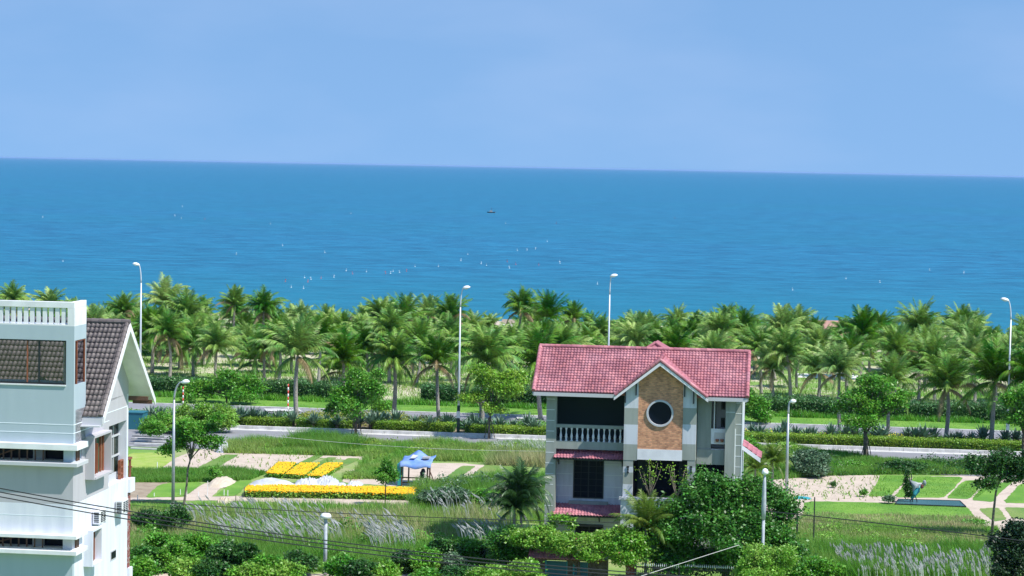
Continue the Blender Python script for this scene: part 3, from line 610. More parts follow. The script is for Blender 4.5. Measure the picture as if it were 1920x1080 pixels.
    mb = MB(); mb.slab([(xw, 1.4, zA - .14), (xw, 4.4, zA - .14), (xe, 4.4, zB - .14), (xe, 1.4, zB - .14)], .1); mb.build('side_board', M['tile_red'], lr); mb = MB(); mb.add([(xw, 1.34, zA - .1), (xw, 1.34, zA - .36), (xe, 1.34, zB - .36), (xe, 1.34, zB - .1), (xw, 1.4, zA - .1), (xw, 1.4, zA - .36), (xe, 1.4, zB - .36), (xe, 1.4, zB - .1)], [(0, 1, 2, 3), (7, 6, 5, 4), (1, 5, 6, 2), (0, 3, 7, 4)]); mb.build('side_eave', M['trim_w'], lr)
house()

def garden_front():
    v = 128.0; u0 = PP(1000, 1060, v)[0]; zt = PP(1080, 1046, v)[1]; Xp = lambda px: PP(px, 1060, v)[0] - u0
    R = empty('garden_wall', u0, v, 0, 0, 'brownish garden wall with a small tiled coping and teal gate under the creeper', 'wall')
    mb = MB()
    for a, b in ((1000, 1022), (1064, 1074), (1102, 1140)): mb.box(Xp(a), Xp(b), 0, .3, 0, zt - .05)
    mb.build('wall', M['bark'], R)
    mb = MB(); mb.box(Xp(1022), Xp(1064), .1, .16, 0, zt - .25); mb.box(Xp(1074), Xp(1102), .1, .16, 0, zt - .25); g = mb.build('gate_leaf', M['tealdark'], R)
    mb = MB()
    for a in (1022, 1062, 1074, 1101): mb.box(Xp(a), Xp(a) + .09, .02, .1, 0, zt - .2)
    mb.build('gate_frame', M['teal'], g)
    L = math.hypot(.9, .45); t = tiles('coping', (Xp(992), .25, zt + .45), (1, 0, 0), (0, -.9, -.45), Xp(1130) - Xp(992), L, .195, .25, 'tile_red', R, seed=3)
    mb = MB(); mb.slab([(Xp(992), -.65, zt - .02), (Xp(1130), -.65, zt - .02), (Xp(1130), .25, zt + .42), (Xp(992), .25, zt + .42)], .07); mb.build('coping_board', M['wood_dk'], t)
    R2 = empty('gate_pillar', PP(1183, 1060, v)[0], v, 0, 0, 'red brown gate pillar between the creeper and the iron gate', 'pillar'); mb = MB(); mb.box(-.3, .3, 0, .6, 0, PP(1183, 1026, v)[1]); mb.build('shaft', M['redbrick'], R2, bevel=.03); mb = MB(); mb.box(-.38, .38, -.08, .68, PP(1183, 1026, v)[1], PP(1183, 1022, v)[1]); mb.build('cap', M['redbrick'], R2)
    va = 127; ug = PP(1190, 1060, va)[0]; R3 = empty('iron_gate', ug, va, 0, 0, 'black wrought iron gate with curved bars and spear tips at the bottom', 'gate'); Xg = lambda px: PP(px, 1070, va)[0] - ug; zt = PP(1230, 1063, va)[1]
    mb = MB(); mb.box(0, Xg(1275), 0, .06, zt - .08, zt); mb.box(0, Xg(1275), 0, .06, .15, .22); mb.box(0, .08, -.01, .07, 0, zt); mb.box(Xg(1275) - .08, Xg(1275), -.01, .07, 0, zt)
    w = Xg(1275); n = 22
    for i in range(n): x = .1 + (w - .2) * i / (n - 1); mb.tube([(x, .03, .2), (x, .03, zt - .35 * abs(2 * i / (n - 1) - 1) ** 2 + .0)], .018, 5)
    for s in (0, .14, .28): mb.tube([(w * t, -.02, zt - .1 - s - .55 * (2 * t - 1) ** 2) for t in [k / 16 for k in range(17)]], .022, 5)
    g = mb.build('bars', M['black'], R3); mb = MB()
    for i in range(n): x = .1 + (w - .2) * i / (n - 1); mb.lathe([(.01, zt), (.035, zt + .06), (.004, zt + .2)], x, .03, 5)
    mb.build('spear_tips', M['metal_w'], R3)
    R4 = empty('iron_fence', PP(1285, 1070, va)[0], va, 0, 0, 'black iron railing with pale spear tips under the dense glossy tree', 'fence'); w = PP(1375, 1070, va)[0] - PP(1285, 1070, va)[0]
    mb = MB(); mb.box(0, w, 0, .05, zt - .1, zt - .05); mb.box(0, w, 0, .05, .2, .26)
    for i in range(26): x = w * i / 25; mb.tube([(x, .025, 0), (x, .025, zt + .05)], .016, 5)
    mb.build('bars', M['black'], R4); mb = MB()
    for i in range(26): x = w * i / 25; mb.lathe([(.01, zt + .04), (.035, zt + .1), (.004, zt + .24)], x, .025, 5)
    mb.build('spear_tips', M['metal_w'], R4)
garden_front()

def villa():
    V0 = 91.0; us = PP(138, 797, V0)[0]
    R = empty('white_villa', us, V0, 0, 0, 'tall white and grey villa with balustraded tower and steep brown tiled gable', 'house')
    def f(px, py, y=0.0): a, z = PP(px, py, V0 + y); return a - us, z
    def s(px, py, x=0.0): v, z = SP(px, py, us + x); return v - V0, z
    Z = lambda py, px=100: f(px, py)[1]
    XL = -9.0; YB = s(240, 850)[0]
    zt0 = Z(832, 138); zt1 = Z(612, 142); zp = Z(567, 150)
    z1t, z1b = Z(831), Z(842); z2t, z2b = Z(866), Z(873); zl = Z(946, 134); z3t, z3b = Z(1001), Z(1008); z4t, z4b = Z(1030), Z(1038)
    zge = s(193, 768, .9)[1]
    # glazing column
    y1, y2 = s(204, 860)[0], s(237, 860)[0]; zg1 = s(204, 800)[1]; zg0 = s(204, 912)[1]
    def wall_piece(y0, y1_, z0, z1, mk, nm='side_wall'): mb = MB(); mb.box(-.45, 0, y0, y1_, z0, z1); return mb.build(nm, M[mk], R)
    # lower storeys of the front
    mb = MB(); mb.box(XL, -.0, 0, .25, 0, z4b); mb.build('front_wall', M['v_blue'], R)
    mb = MB(); mb.box(XL, 0, 0, .25, z3t, zl - .01); mb.build('front_wall', M['v_front'], R)
    mb = MB(); mb.box(XL, 0, 0, .25, zl - .01, z2b); mb.build('front_wall', M['v_grey'], R)
    zs = z2b + .0
    wall_piece(.25, YB, 0, z4b, 'v_front'); wall_piece(.9, YB, z4b, z3b + .02, 'v_front'); wall_piece(.25, y1, z3b + .02, zl - .01, 'v_front'); wall_piece(y1, YB, z3b + .02, zg0, 'v_front')
    wall_piece(.25, y1, zl - .01, z2b, 'v_grey'); wall_piece(1.15, y1, z2b, z1b, 'v_grey'); wall_piece(.25, y1, z1b, zge, 'v_grey')
    wall_piece(y1, y2, zg1, zge, 'v_grey'); wall_piece(y2, YB, zg0, zge, 'v_front', 'corner_column')
    apx = s(243, 606, .9)
    ybk, zbk = s(290, 760, .9); yfr, zfr = s(193, 768, .9); zee = (zbk + zfr) / 2
    sl = (apx[1] - zee) / (apx[0] - yfr); rz = lambda y: zee + (y - yfr) * sl if y < apx[0] else zee + (ybk - y) * (apx[1] - zee) / (ybk - apx[0])
    # gable wall above the eaves
    mb = MB(); pts = [(.25, zge), (YB, zge), (YB, rz(YB) - .15), (apx[0], apx[1] - .2), (yfr + .3, rz(yfr + .3) - .15), (.25, zge + .05)]
    n = len(pts); mb.add([(-.45, y, z) for y, z in pts] + [(0, y, z) for y, z in pts], [tuple(range(n - 1, -1, -1)), tuple(range(n, 2 * n))] + [(k, (k + 1) % n, (k + 1) % n + n, k + n) for k in range(n)]); mb.build('gable_wall', M['v_grey'], R)
    mb = MB(); mb.box(XL, -.45, YB - .25, YB, 0, zge); mb.build('rear_wall', M['v_grey'], R)
    # pale scribed lines
    mb = MB()
    for (py) in (797, 813):
        zz = Z(py, 138); mb.box(XL, 0.004, -.008, .002, zz - .015, zz + .015); mb.box(-.001, .008, 0, y1 if py == 813 else YB - .02, zz - .015, zz + .015)
    zz = Z(969, 134); mb.box(XL, .002, -.006, .002, zz - .012, zz + .012); mb.build('scribed_lines', M['v_line'], R)
    # ledges with strip windows
    for (a, b, c, d) in ((z1t, z1b, z2t, z2b), (z3t, z3b, z4t, z4b)):
        mb = MB(); mb.box(XL, .28, -.35, 1.2, b, a); mb.build('ledge', M['trim_w'], R, bevel=.01)
        mb = MB(); mb.box(XL, .28, -.35, 1.2, d, c); mb.build('ledge', M['grey_trim'] if b > 10 else M['trim_w'], R, bevel=.01)
        xw = f(137, 855)[0]; w_ = MB(); w_.box(XL, -.45, .9, .94, c, b); w = w_.build('strip_window', M['glass'], R); w_ = MB(); w_.box(-5.6, -4.9, .6, .8, c, b - .05); w_.box(-2.0, -1.5, .7, .85, c, c + (b - c) * .8); build_each(w_, 'curtain', M['concrete'], w)
        mb = MB(); mb.box(-.46, -.05, .1, .2, c, b); mb.box(-.12, -.05, .2, 1.15, c, b); mb.build('corner_panel', M['v_blue'] if b > 10 else M['grey_trim'], w)
        mb = MB(); mb.box(-.05, .02, .45, .5, c, b); mb.box(-.05, .02, .75, .82, c, b); mb.box(-.05, .0, .5, .75, c, b); mb.build('side_frame', M['wood_dk'], w)
        mb = MB()
        for k in range(6): mb.box(-3.2 + k * .35, -3.14 + k * .35, .3, .34, c, b)
        mb.tube([(-3.8, .4, c), (-2.4, .4, b)], .04, 6); mb.build('stair_rail', M['wood_dk'], w)
    # --- tower
    TD = s(162, 612)[0]; xw1 = f(124, 680)[0]; zw1, zw0 = Z(638), Z(721); TL = -9.0; ysd0, ysd1 = s(143.5, 680)[0], s(160, 680)[0]
    mb = MB(); mb.box(TL, 0, 0, .2, zt0, zw0); mb.box(TL, 0, TD - .2, TD, zt0, zw0); mb.box(TL, 0, 0, TD, zw1, zt1); mb.box(xw1, 0, 0, .12, zw0, zw1); mb.box(-.2, 0, .2, TD - .2, zt0, zw0); mb.box(-.12, 0, TD - .06, TD, zw0, zw1); mb.box(TL, -.2, .2, TD - .2, zw0 - .2, zw0 - .1)
    mb.build('tower', M['v_blue'], R)
    mb = MB(); mb.box(TL, xw1, -.05, .1, zw0 - .06, zw0 - .0); mb.build('tower_sill', M['trim_w'], R)
    mb = MB(); fr = .06
    xm1, xm2 = f(50, 680)[0], f(72, 680)[0]
    mb.box(TL, xw1, .08, .14, zw1 - fr, zw1); mb.box(TL, xw1, .08, .14, zw0, zw0 + fr); mb.box(xw1 - fr, xw1, .08, .14, zw0 + fr, zw1 - fr); mb.box(xm2 - .04, xm2 + .04, .08, .14, zw0 + fr, zw1 - fr); w = mb.build('tower_window', M['frame_d'], R)
    mb = MB(); mb.box(xm1 - .025, xm1 + .02, .07, .15, zw0 + fr, zw1 - fr); mb.build('wooden_mullion', M['wood'], w)
    mb = MB(); mb.box(TL, xw1 - fr, .10, .112, zw0 + fr, zw1 - fr); mb.build('pane', M['clear'], w)
    mb = MB(); yy = (ysd0 + .05, ysd1); 
    for a in (.14, .45, TD - .12): mb.box(-.1, -.02, a, a + .06, zw0, zw1)
    mb.box(-.1, -.02, .14, TD - .06, zw1 - .05, zw1); w2 = mb.build('side_window', M['wood'], R); mb = MB(); mb.box(-.07, -.06, .2, TD - .12, zw0, zw1 - .05); mb.build('pane', M['clear'], w2)
    mb = MB(); mb.box(-.55, -.5, .25, TD - .1, zw0, zw1 - .05); mb.build('curtain', M['cream'], w2)
    # roof terrace balustrade
    zb1 = Z(608); zb0 = Z(582); 
    mb = MB(); mb.box(TL, .0, 0, .22, Z(577), zp); mb.box(-.22, 0, .22, TD, Z(577), zp); mb.build('terrace_rail', M['trim_w'], R, bevel=.01)
    mb = MB(); mb.box(-.3, 0.0, .0, TD, zt1, Z(577)); mb.build('terrace_parapet', M['trim_w'], R)
    mb = MB(); mb.box(TL, -.3, 0, .22, zt1, zt1 + .06); mb.build('terrace_kerb', M['trim_w'], R)
    bmb = MB(); bmb.box(-.085, .085, -.06, .06, 0, Z(577) - zt1 - .06); me = bpy.data.meshes.new('baluster'); me.from_pydata(bmb.v, [], bmb.f); me.materials.append(M['trim_w'])
    for i in range(18): x = f(130 - i * 11.8, 595)[0]; link('baluster', me, R, (x, .11, zt1 + .06)); 
    # --- steep tiled roof
    XV = .9; O1 = (TL, apx[0], apx[1]); L = math.hypot(apx[0] - yfr, apx[1] - zee)
    mb = MB(); mb.slab([(TL, yfr, zee - .03), (XV, yfr, zee - .03), (XV, apx[0], apx[1] - .03), (TL, apx[0], apx[1] - .03)], .1); mb.slab([(TL, apx[0] + .001, apx[1] - .03), (XV, apx[0] + .001, apx[1] - .03), (XV, ybk, zee - .03), (TL, ybk, zee - .03)], .1); roof = mb.build('roof', M['trim_w'], R)
    tiles('front_tiles', O1, (1, 0, 0), (0, yfr - apx[0], zee - apx[1]), XV - TL - .1, L, .2, .30, 'tile_brown', roof, seed=4)
    tiles('rear_tiles', O1, (1, 0, 0), (0, ybk - apx[0], zee - apx[1]), XV - TL - .1, math.hypot(ybk - apx[0], apx[1] - zee), .27, .34, 'tile_brown', roof, seed=5)
    ridge_caps('ridge_tiles', (TL, apx[0], apx[1] + .05), (XV, apx[0], apx[1] + .05), .13, 'tile_brown', roof)
    for (yy, zz) in ((yfr, zee), (ybk, zee)):
        ridge_caps('verge_tiles', (XV - .1, yy, zz + .03), (XV - .1, apx[0], apx[1] + .04), .11, 'tile_brown', roof, .3)
        mb = MB(); mb.add([(XV, yy, zz - .3), (XV, yy, zz), (XV, apx[0], apx[1]), (XV, apx[0], apx[1] - .35), (XV + .05, yy, zz - .3), (XV + .05, yy, zz), (XV + .05, apx[0], apx[1]), (XV + .05, apx[0], apx[1] - .35)], [(0, 1, 2, 3), (7, 6, 5, 4), (1, 5, 6, 2), (0, 3, 7, 4), (0, 4, 5, 1)]); mb.build('barge_board', M['trim_w'], roof)
    mb = MB(); mb.box(TL, XV, yfr - .05, yfr + .04, zee - .42, zee - .06); mb.box(TL, XV - .05, yfr + .041, .9 if yfr > .9 else yfr + .3, zee - .42, zee - .36); build_each(mb, 'eave_board', M['grey_trim'], roof)
    mb = MB(); mb.box(0, XV, YB - .02, YB + .12, zee + .02, zee + .2); mb.box(0, XV, ybk - .5, ybk - .4, zee - .2, zee - .02); mb.build('outrigger_beam', M['wood_dk'], roof)
    # --- tall glazing
    mb = MB(); mb.box(-.42, -.40, y1, y2, zg0, zg1); w = mb.build('tall_window', M['curtain'], R)
    mb = MB(); mb.box(-.399, -.385, y1, y2, zg0, zg1); mb.build('pane', M['clear'], w)
    mb = MB(); H_ = zg1 - zg0
    for k in (0, .33, .66): mb.box(-.385, -.34, y1 + (y2 - y1) * k, y1 + (y2 - y1) * k + .06, zg0, zg1)
    for k in (.0, .40, .74): mb.box(-.384, -.33, y1, y2, zg0 + H_ * k, zg0 + H_ * k + (.35 if k < .1 else .08))
    mb.build('mullions', M['grey_trim'], w); mb = MB(); ya, yb_ = s(231, 880)[0], y2
    for a in (ya, yb_ - .12): mb.box(-.25, -.12, a, a + .1, s(232, 903)[1], s(232, 865)[1])
    for k in (0, .33, .66, .97): z_ = s(232, 903)[1]; mb.box(-.24, -.13, ya, yb_, z_ + (s(232, 865)[1] - z_) * k, z_ + (s(232, 865)[1] - z_) * k + .07)
    mb.build('wooden_rail', M['wood'], w)
    # --- box windows
    def boxwin(px0, px1, pt, pb, frame_col, wood_x):
        ya = s(px0, pt)[0]; yb2 = s(px1, pt, .4)[0]; zt_, zb_ = s(px0, pt)[1], s(px0, pb)[1]; P = .4; t = .09; mb = MB()
        mb.box(0, P, ya, ya + t, zb_, zt_); mb.box(0, P, yb2 - t, yb2, zb_, zt_); mb.box(0, P, ya + t, yb2 - t, zt_ - t, zt_); mb.box(0, P + .06, ya + t, yb2 - t, zb_, zb_ + t); b = mb.build('box_window', M[frame_col], R)
        mb = MB(); mb.box(0.003, .02, ya + t, yb2 - t, zb_ + t, zt_ - t); mb.build('pane', M['curtain'], b); mb = MB()
        for k in (.25, .45, .75, .9): y = ya + (yb2 - ya) * k; mb.box(.02, .1, y, y + .1, zb_ + t, zt_ - t)
        y = ya + (yb2 - ya) * .3; mb.box(.1, .32, y, y + .05, zb_ + t + .1, zt_ - t - .3); mb.build('shutter', M['wood'], b)
    boxwin(160, 210, 818, 899, 'v_grey', 0); boxwin(157, 192, 994, 1062, 'v_front', 0)
    # small lower window
    ya, yb2 = s(207, 1040)[0], s(217, 1040)[0]; zA, zB = s(207, 1052)[1], s(207, 1034)[1]; mb = MB(); mb.box(.002, .02, ya, yb2, zA, zB); w = mb.build('small_window', M['grey_trim'], R); mb = MB(); mb.box(.02, .03, ya + .06, yb2 - .06, zA + .06, zB - .06); mb.build('pane', M['glass'], w)
    # slab end, corner post, brick strip at the far corner
    zS1, zS0 = s(245, 899, .15)[1], s(245, 924, .15)[1]
    mb = MB(); mb.box(-2, .12, YB + .003, YB + .75, zS0, zS1); mb.build('rear_balcony', M['v_front'], R)
    mb = MB(); yy = YB + .6
    for k in range(3): mb.box(-.15 - k * .3, -.05 - k * .3, yy, yy + .08, zS1, zS1 + .95)
    mb.box(-1.5, 0, yy, yy + .08, zS1 + .85, zS1 + .95); mb.box(-1.5, 0, yy + .005, yy + .075, zS1 + .45, zS1 + .52); mb.box(-.1, 0, YB + .1, yy, zS1 + .86, zS1 + .94); mb.build('rear_rail', M['wood'], R)
    mb = MB(); mb.box(-.4, .015, YB + .003, YB + .4, s(240, 1064)[1], zS0); mb.build('brick_column', M['redbrick'], R)
    mb = MB(); mb.box(-.4, .12, YB + .003, YB + .5, 0, s(240, 1064)[1]); mb.build('corner_base', M['v_front'], R)
    # air conditioners
    for (px, py) in ((171, 957), (214, 938)):
        y0, z0 = s(px, py + 25); z1 = s(px, py)[1]; o = empty('air_conditioner', us, V0, 0, 0, 'white air conditioner on the villa side wall, %s' % ('nearer and above the lower box window' if px < 200 else 'farther one by the brick strip'), 'air conditioner', 'air conditioners on the villa')
        mb = MB(); mb.box(.06, .4, y0, y0 + .85, z0, z1); mb.build('casing', M['trim_w'], o, bevel=.02)
        mb = MB()
        for k in range(6):
            zz = z0 + .06 + (z1 - z0 - .12) * k / 6; mb.box(.401, .41, y0 + .08, y0 + .36, zz, zz + .05); mb.box(.401, .41, y0 + .44, y0 + .76, zz, zz + .05); mb.box(.12, .34, y0 - .012, y0 - .001, zz, zz + .045)
        mb.build('grille', M['black'], o); mb = MB(); mb.box(0, .42, y0 + .1, y0 + .14, z0 - .04, z0); mb.box(0, .42, y0 + .7, y0 + .74, z0 - .04, z0); build_each(mb, 'bracket', M['metal_g'], o)
villa()

# ================================================================ plants
def vnoise(x, y, s, seed=0):                    # cheap smooth noise
    r = np.random.RandomState(seed); t = 0
    for k in range(5):
        a, b, p, q = r.uniform(-1, 1, 2).tolist() + r.uniform(0, 6.28, 2).tolist()
        f = s * (1 + k * .7); t = t + np.sin((x * a + y * b) * f * 2 + p + 1.3 * np.sin((x * b - y * a) * f + q))
    return t / 5
def inpoly(x, y, poly):
    c = np.zeros(len(x), bool); n = len(poly); j = n - 1
    for i in range(n):
        xi, yi = poly[i]; xj, yj = poly[j]
        if yi != yj:
            c ^= ((yi > y) != (yj > y)) & (x < (xj - xi) * (y - yi) / (yj - yi) + xi)
        j = i
    return c
def scatter(poly, n, rs, holes=()):
    P = np.array(poly); lo, hi = P.min(0), P.max(0)
    a = rs.uniform(lo[0], hi[0], n * 3); b = rs.uniform(lo[1], hi[1], n * 3)
    k = inpoly(a, b, poly)
    for h in holes: k &= ~inpoly(a, b, h)
    a, b = a[k][:n], b[k][:n]; return a, b
def Wn(u, v): return u * cA + v * sA, -u * sA + v * cA
def blades(name, poly, n, h, wd, mt, seed=1, holes=(), clump=.6, lean=.8, label=None, dz=0.0, ns=.25, wind=(-.15, 0)):
    rs = np.random.RandomState(seed); u, v = scatter(poly, n, rs, holes); n = len(u)
    k = vnoise(u, v, ns, seed) ; hh = h * (1 + clump * k) * rs.uniform(.6, 1.25, n); hh = np.maximum(hh, h * .15)
    x, y = Wn(u, v); a = rs.uniform(0, 6.28, n); w2 = wd * rs.uniform(.6, 1.3, n) / 2
    la = rs.uniform(0, 6.28, n); ll = rs.uniform(0, lean, n) * hh
    V = np.zeros((n, 3, 3)); V[:, 0] = np.c_[x - np.cos(a) * w2, y - np.sin(a) * w2, np.full(n, dz)]; V[:, 1] = np.c_[x + np.cos(a) * w2, y + np.sin(a) * w2, np.full(n, dz)]
    V[:, 2] = np.c_[x + np.cos(la) * ll + wind[0] * hh, y + np.sin(la) * ll + wind[1] * hh, hh + dz]
    me = npmesh(name, V.reshape(-1, 3), np.arange(n * 3).reshape(-1, 3), M[mt]); o = link(name, me); o['kind'] = 'stuff'
    if label: o['label'] = label; o['category'] = 'grass'
    return o
def leaves(pts, size, rs, up=.4, asp=.55):
    """leaf quads (pointed, folded in two triangles) at pts"""
    n = len(pts); d = rs.normal(size=(n, 3)); d[:, 2] = d[:, 2] * .6 - .15; d /= np.linalg.norm(d, axis=1)[:, None]
    nn = rs.normal(size=(n, 3)); nn[:, 2] = np.abs(nn[:, 2]) + up; s = np.cross(d, nn); s /= np.linalg.norm(s, axis=1)[:, None]
    L = (size * rs.uniform(.6, 1.3, n))[:, None]
    V = np.zeros((n, 4, 3)); V[:, 0] = pts; V[:, 1] = pts + d * L * .5 + s * L * asp * .5; V[:, 2] = pts + d * L; V[:, 3] = pts + d * L * .5 - s * L * asp * .5
    return V.reshape(-1, 3), np.arange(n * 4).reshape(-1, 4)
def crown_pts(lobes, n, rs, shell=.55, rag=.25):
    vol = np.array([l[3] * l[4] * l[5] for l in lobes]) ** .67; pr = vol / vol.sum(); out = []
    for l, q in zip(lobes, pr):
        m = int(n * q); d = rs.normal(size=(m, 3)); d /= np.linalg.norm(d, axis=1)[:, None]
        r = shell + (1 - shell) * rs.uniform(0, 1, m) ** .6
        bump = 1 + rag * np.sin(d[:, 0] * 5 + l[0] * 3) * np.sin(d[:, 1] * 5 + l[1] * 2 + 1) + rag * .6 * np.sin(d[:, 2] * 9 + d[:, 0] * 7 + l[2])
        keep = (np.sin(d[:, 0] * 11 + l[1] * 5) + np.sin(d[:, 1] * 12 + l[0] * 4) + np.sin(d[:, 2] * 13 + l[2] * 6)) > -1.1
        p = d * (r * bump)[:, None] * np.array(l[3:6]) + np.array(l[0:3]); out.append(p[keep])
    return np.concatenate(out)
def cluster(lobes, rr, k=6, f=.5):              # break big lobes into small uneven ones
    o = []
    for l in lobes:
        o.append([l[0], l[1], l[2], l[3] * .75, l[4] * .75, l[5] * .75])
        for i in range(k):
            a = rr.uniform(0, 6.28); e = rr.uniform(-.5, 1.3); s = rr.uniform(.28, f)
            o.append([l[0] + l[3] * .75 * math.cos(a) * math.cos(e), l[1] + l[4] * .75 * math.sin(a) * math.cos(e), l[2] + l[5] * .72 * math.sin(e), l[3] * s, l[4] * s, l[5] * s * .8])
    return o
def tree(name, u, v, lobes, trunk, mt, n, size, seed, label, cat='tree', group=None, bark='bark', tr=.12, k=6, limbs=True, asp=.55, extra=None):
    """lobes relative to the base; trunk = list of points"""
    rr = random.Random(seed); rs = np.random.RandomState(seed)
    root = empty(name, u, v, 0, 0, label, cat, group)
    L = cluster(lobes, rr, k); pts = crown_pts(L, n, rs); cen = pts.mean(0); st = pts[rs.permutation(len(pts))[:len(pts) // 9]]; stretch_ = rs.uniform(1.04, 1.22, len(st))[:, None]
    pts = np.concatenate([pts, cen + (st - cen) * stretch_]) + rs.normal(size=(len(pts) + len(st), 3)) * size * .35; pts = pts[pts[:, 2] > .05]
    V, Fc = leaves(pts, size, rs, asp=asp); link('crown', npmesh('crown', V, Fc, M[mt]), root)
    if extra:
        p2 = pts[rs.permutation(len(pts))[:extra[1]]]; p2 = p2[p2[:, 2] > np.median(p2[:, 2]) - .5]
        V, Fc = leaves(p2 + rs.normal(size=p2.shape) * .08, size * extra[2], rs); link('blossom', npmesh('blossom', V, Fc, M[extra[0]]), root)
    if trunk:
        mb = MB(); T = trunk; m = len(T); mb.tube(T, [tr * (1 - .5 * i / max(1, m - 1)) for i in range(m)], 8)
        if limbs:
            top = Vector(T[-1])
            for l in L[:16]:
                e = Vector(l[:3]); mid = (top * .6 + e * .4) + Vector((0, 0, .1)); st = top.lerp(Vector(T[-2]), rr.uniform(0, .5))
                mb.tube([st, mid, e], [tr * .42, tr * .28, tr * .1], 5)
        mb.build('trunk', M[bark], root, smooth=True)
    return root
def box_leaves(name, u0, u1, v0, v1, z0, z1, n, size, mt, seed, rnd=.12, parent=None, wob=0.0, up=.5):
    """clipped hedge: leaves over the surface of a long box, local coords of the grid"""
    rs = np.random.RandomState(seed); A = np.array([(u1 - u0) * (v1 - v0), (u1 - u0) * (z1 - z0)]); q = (A / A.sum() * n).astype(int)
    a = np.c_[rs.uniform(u0, u1, q[0]), rs.uniform(v0, v1, q[0]), np.full(q[0], z1)]; b = np.c_[rs.uniform(u0, u1, q[1]), np.full(q[1], v0), rs.uniform(z0, z1, q[1])]
    c = np.c_[rs.uniform(u0, u1, q[1] // 3), np.full(q[1] // 3, v1), rs.uniform(z0, z1, q[1] // 3)]
    P = np.concatenate([a, b, c]); P += rs.normal(size=P.shape) * rnd
    if wob:
        k = vnoise(P[:, 0], P[:, 0] * .3, .6, seed); P[:, 2] *= 1 + wob * k
    P[:, 2] = np.maximum(P[:, 2], z0 + .02)
    x, y = Wn(P[:, 0], P[:, 1]); V, Fc = leaves(np.c_[x, y, P[:, 2]], size, rs, up=up)
    return link(name, npmesh(name, V, Fc, M[mt]), parent)

# ---- palms -------------------------------------------------------------------
def palm_meshes(seed, nf=26, L=3.6, droopy=1.0):
    rs = np.random.RandomState(seed); VV = []; nq = 0
    DV = []
    for i in range(nf):
        t = i / (nf - 1); az = i * 2.39996 + rs.uniform(-.25, .25); e0 = R_(89 - 60 * t ** .95 - (34 if t > .9 else 0) + rs.uniform(-8, 8)); ln = L * rs.uniform(.85, 1.12) * (1 - .15 * (t < .12))
        m = 22; p = np.array([0., 0., 0.]); pts = [p.copy()]; e = e0; ds = ln / m; dr = (.034 + .034 * t) * droopy * rs.uniform(.6, 1.3)
        dirs = []
        for j in range(m):
            d = np.array([math.cos(az) * math.cos(e), math.sin(az) * math.cos(e), math.sin(e)]); dirs.append(d); p = p + d * ds; pts.append(p.copy()); e -= dr * (1 + j * .04) * (math.cos(e) * .8 + .25)
            e = max(e, -1.5)
        side = np.array([-math.sin(az), math.cos(az), 0]); dry = (t > .86 and rs.rand() < .45)
        tgt = DV if dry else VV
        for j in range(m):                      # rachis strip
            a, b = pts[j], pts[j + 1]; w0 = .045 * (1 - j / m) + .012; tgt.append([a - side * w0, a + side * w0, b + side * w0 * .9, b - side * w0 * .9])
            if j < 2: continue
            f = j / m; ll = (.55 + .55 * math.sin(math.pi * min(1, f * 1.05) ** .8)) * (1 if f < .85 else .7) * L / 4.4
            for q in (0, .5):
                base = a + (b - a) * q
                for sg in (-1, 1):
                    d = dirs[j] * (.55 + .5 * f) + side * sg * (.75 - .25 * f) + np.array([0, 0, -.05 - .4 * t * droopy - .3 * rs.rand()]); d /= np.linalg.norm(d); l = ll * rs.uniform(.8, 1.1)
                    wv = dirs[j] * .042 * (1.3 - f * .5)
                    mid = base + d * l * .5; d2 = d + np.array([0, 0, -.45]); d2 /= np.linalg.norm(d2); tip = mid + d2 * l * .5
                    tgt.append([base - wv, base + wv, mid + wv * .9, mid - wv * .9]); tgt.append([mid - wv * .9, mid + wv * .9, tip + wv * .15, tip - wv * .15])
    out = []
    for k, mt in ((VV, 'palm'), (DV, 'palm_dry')):
        if k:
            V = np.array(k).reshape(-1, 3); out.append(npmesh('crown' if mt == 'palm' else 'dry_fronds', V, np.arange(len(V)).reshape(-1, 4), M[mt]))
        else: out.append(None)
    return out
def trunk_mesh(h, seed, r0=.19, r1=.12, lean=.3):
    rr = random.Random(seed); mb = MB(); n = 14; a = rr.uniform(0, 6.28); pts = []; rs_ = []
    for i in range(n + 1):
        f = i / n; b = lean * (math.sin(f * 1.6) - f) * 1.2
        pts.append((math.cos(a) * b, math.sin(a) * b, h * f)); rs_.append((r0 + (r1 - r0) * f) * (1.35 if i == 0 else 1) * (1 + .05 * (i % 2)))
    mb.tube(pts, rs_, 8); o = MB(); me = bpy.data.meshes.new('trunk'); me.from_pydata(mb.v, [], mb.f); me.materials.append(M['palm_trunk'])
    me.polygons.foreach_set('use_smooth', [True] * len(me.polygons)); me.update(); return me, pts[-1]
NV = 8
palmv = [palm_meshes(100 + i, nf=[34, 30, 38, 32, 36, 28, 34, 40][i], L=[4.1, 3.7, 4.3, 4.0, 3.6, 4.2, 3.9, 4.2][i], droopy=[1, .7, 1.15, .85, 1.2, .75, 1, 1.3][i]) for i in range(NV)]
trunks = [trunk_mesh(6.0, 50 + i, lean=[.2, .5, .1, .9, .3, .6][i]) for i in range(6)]
cmb = MB(); rr = random.Random(3)
for i in range(9):
    a = i * .75; cmb.lathe([(.02, -.45), (.12, -.38), (.14, -.28), (.1, -.16), (.02, -.1)], .22 * math.cos(a), .22 * math.sin(a), 7)
coco_me = bpy.data.meshes.new('coconuts'); coco_me.from_pydata(cmb.v, [], cmb.f); coco_me.materials.append(M['coconut'])
_pc = [0]
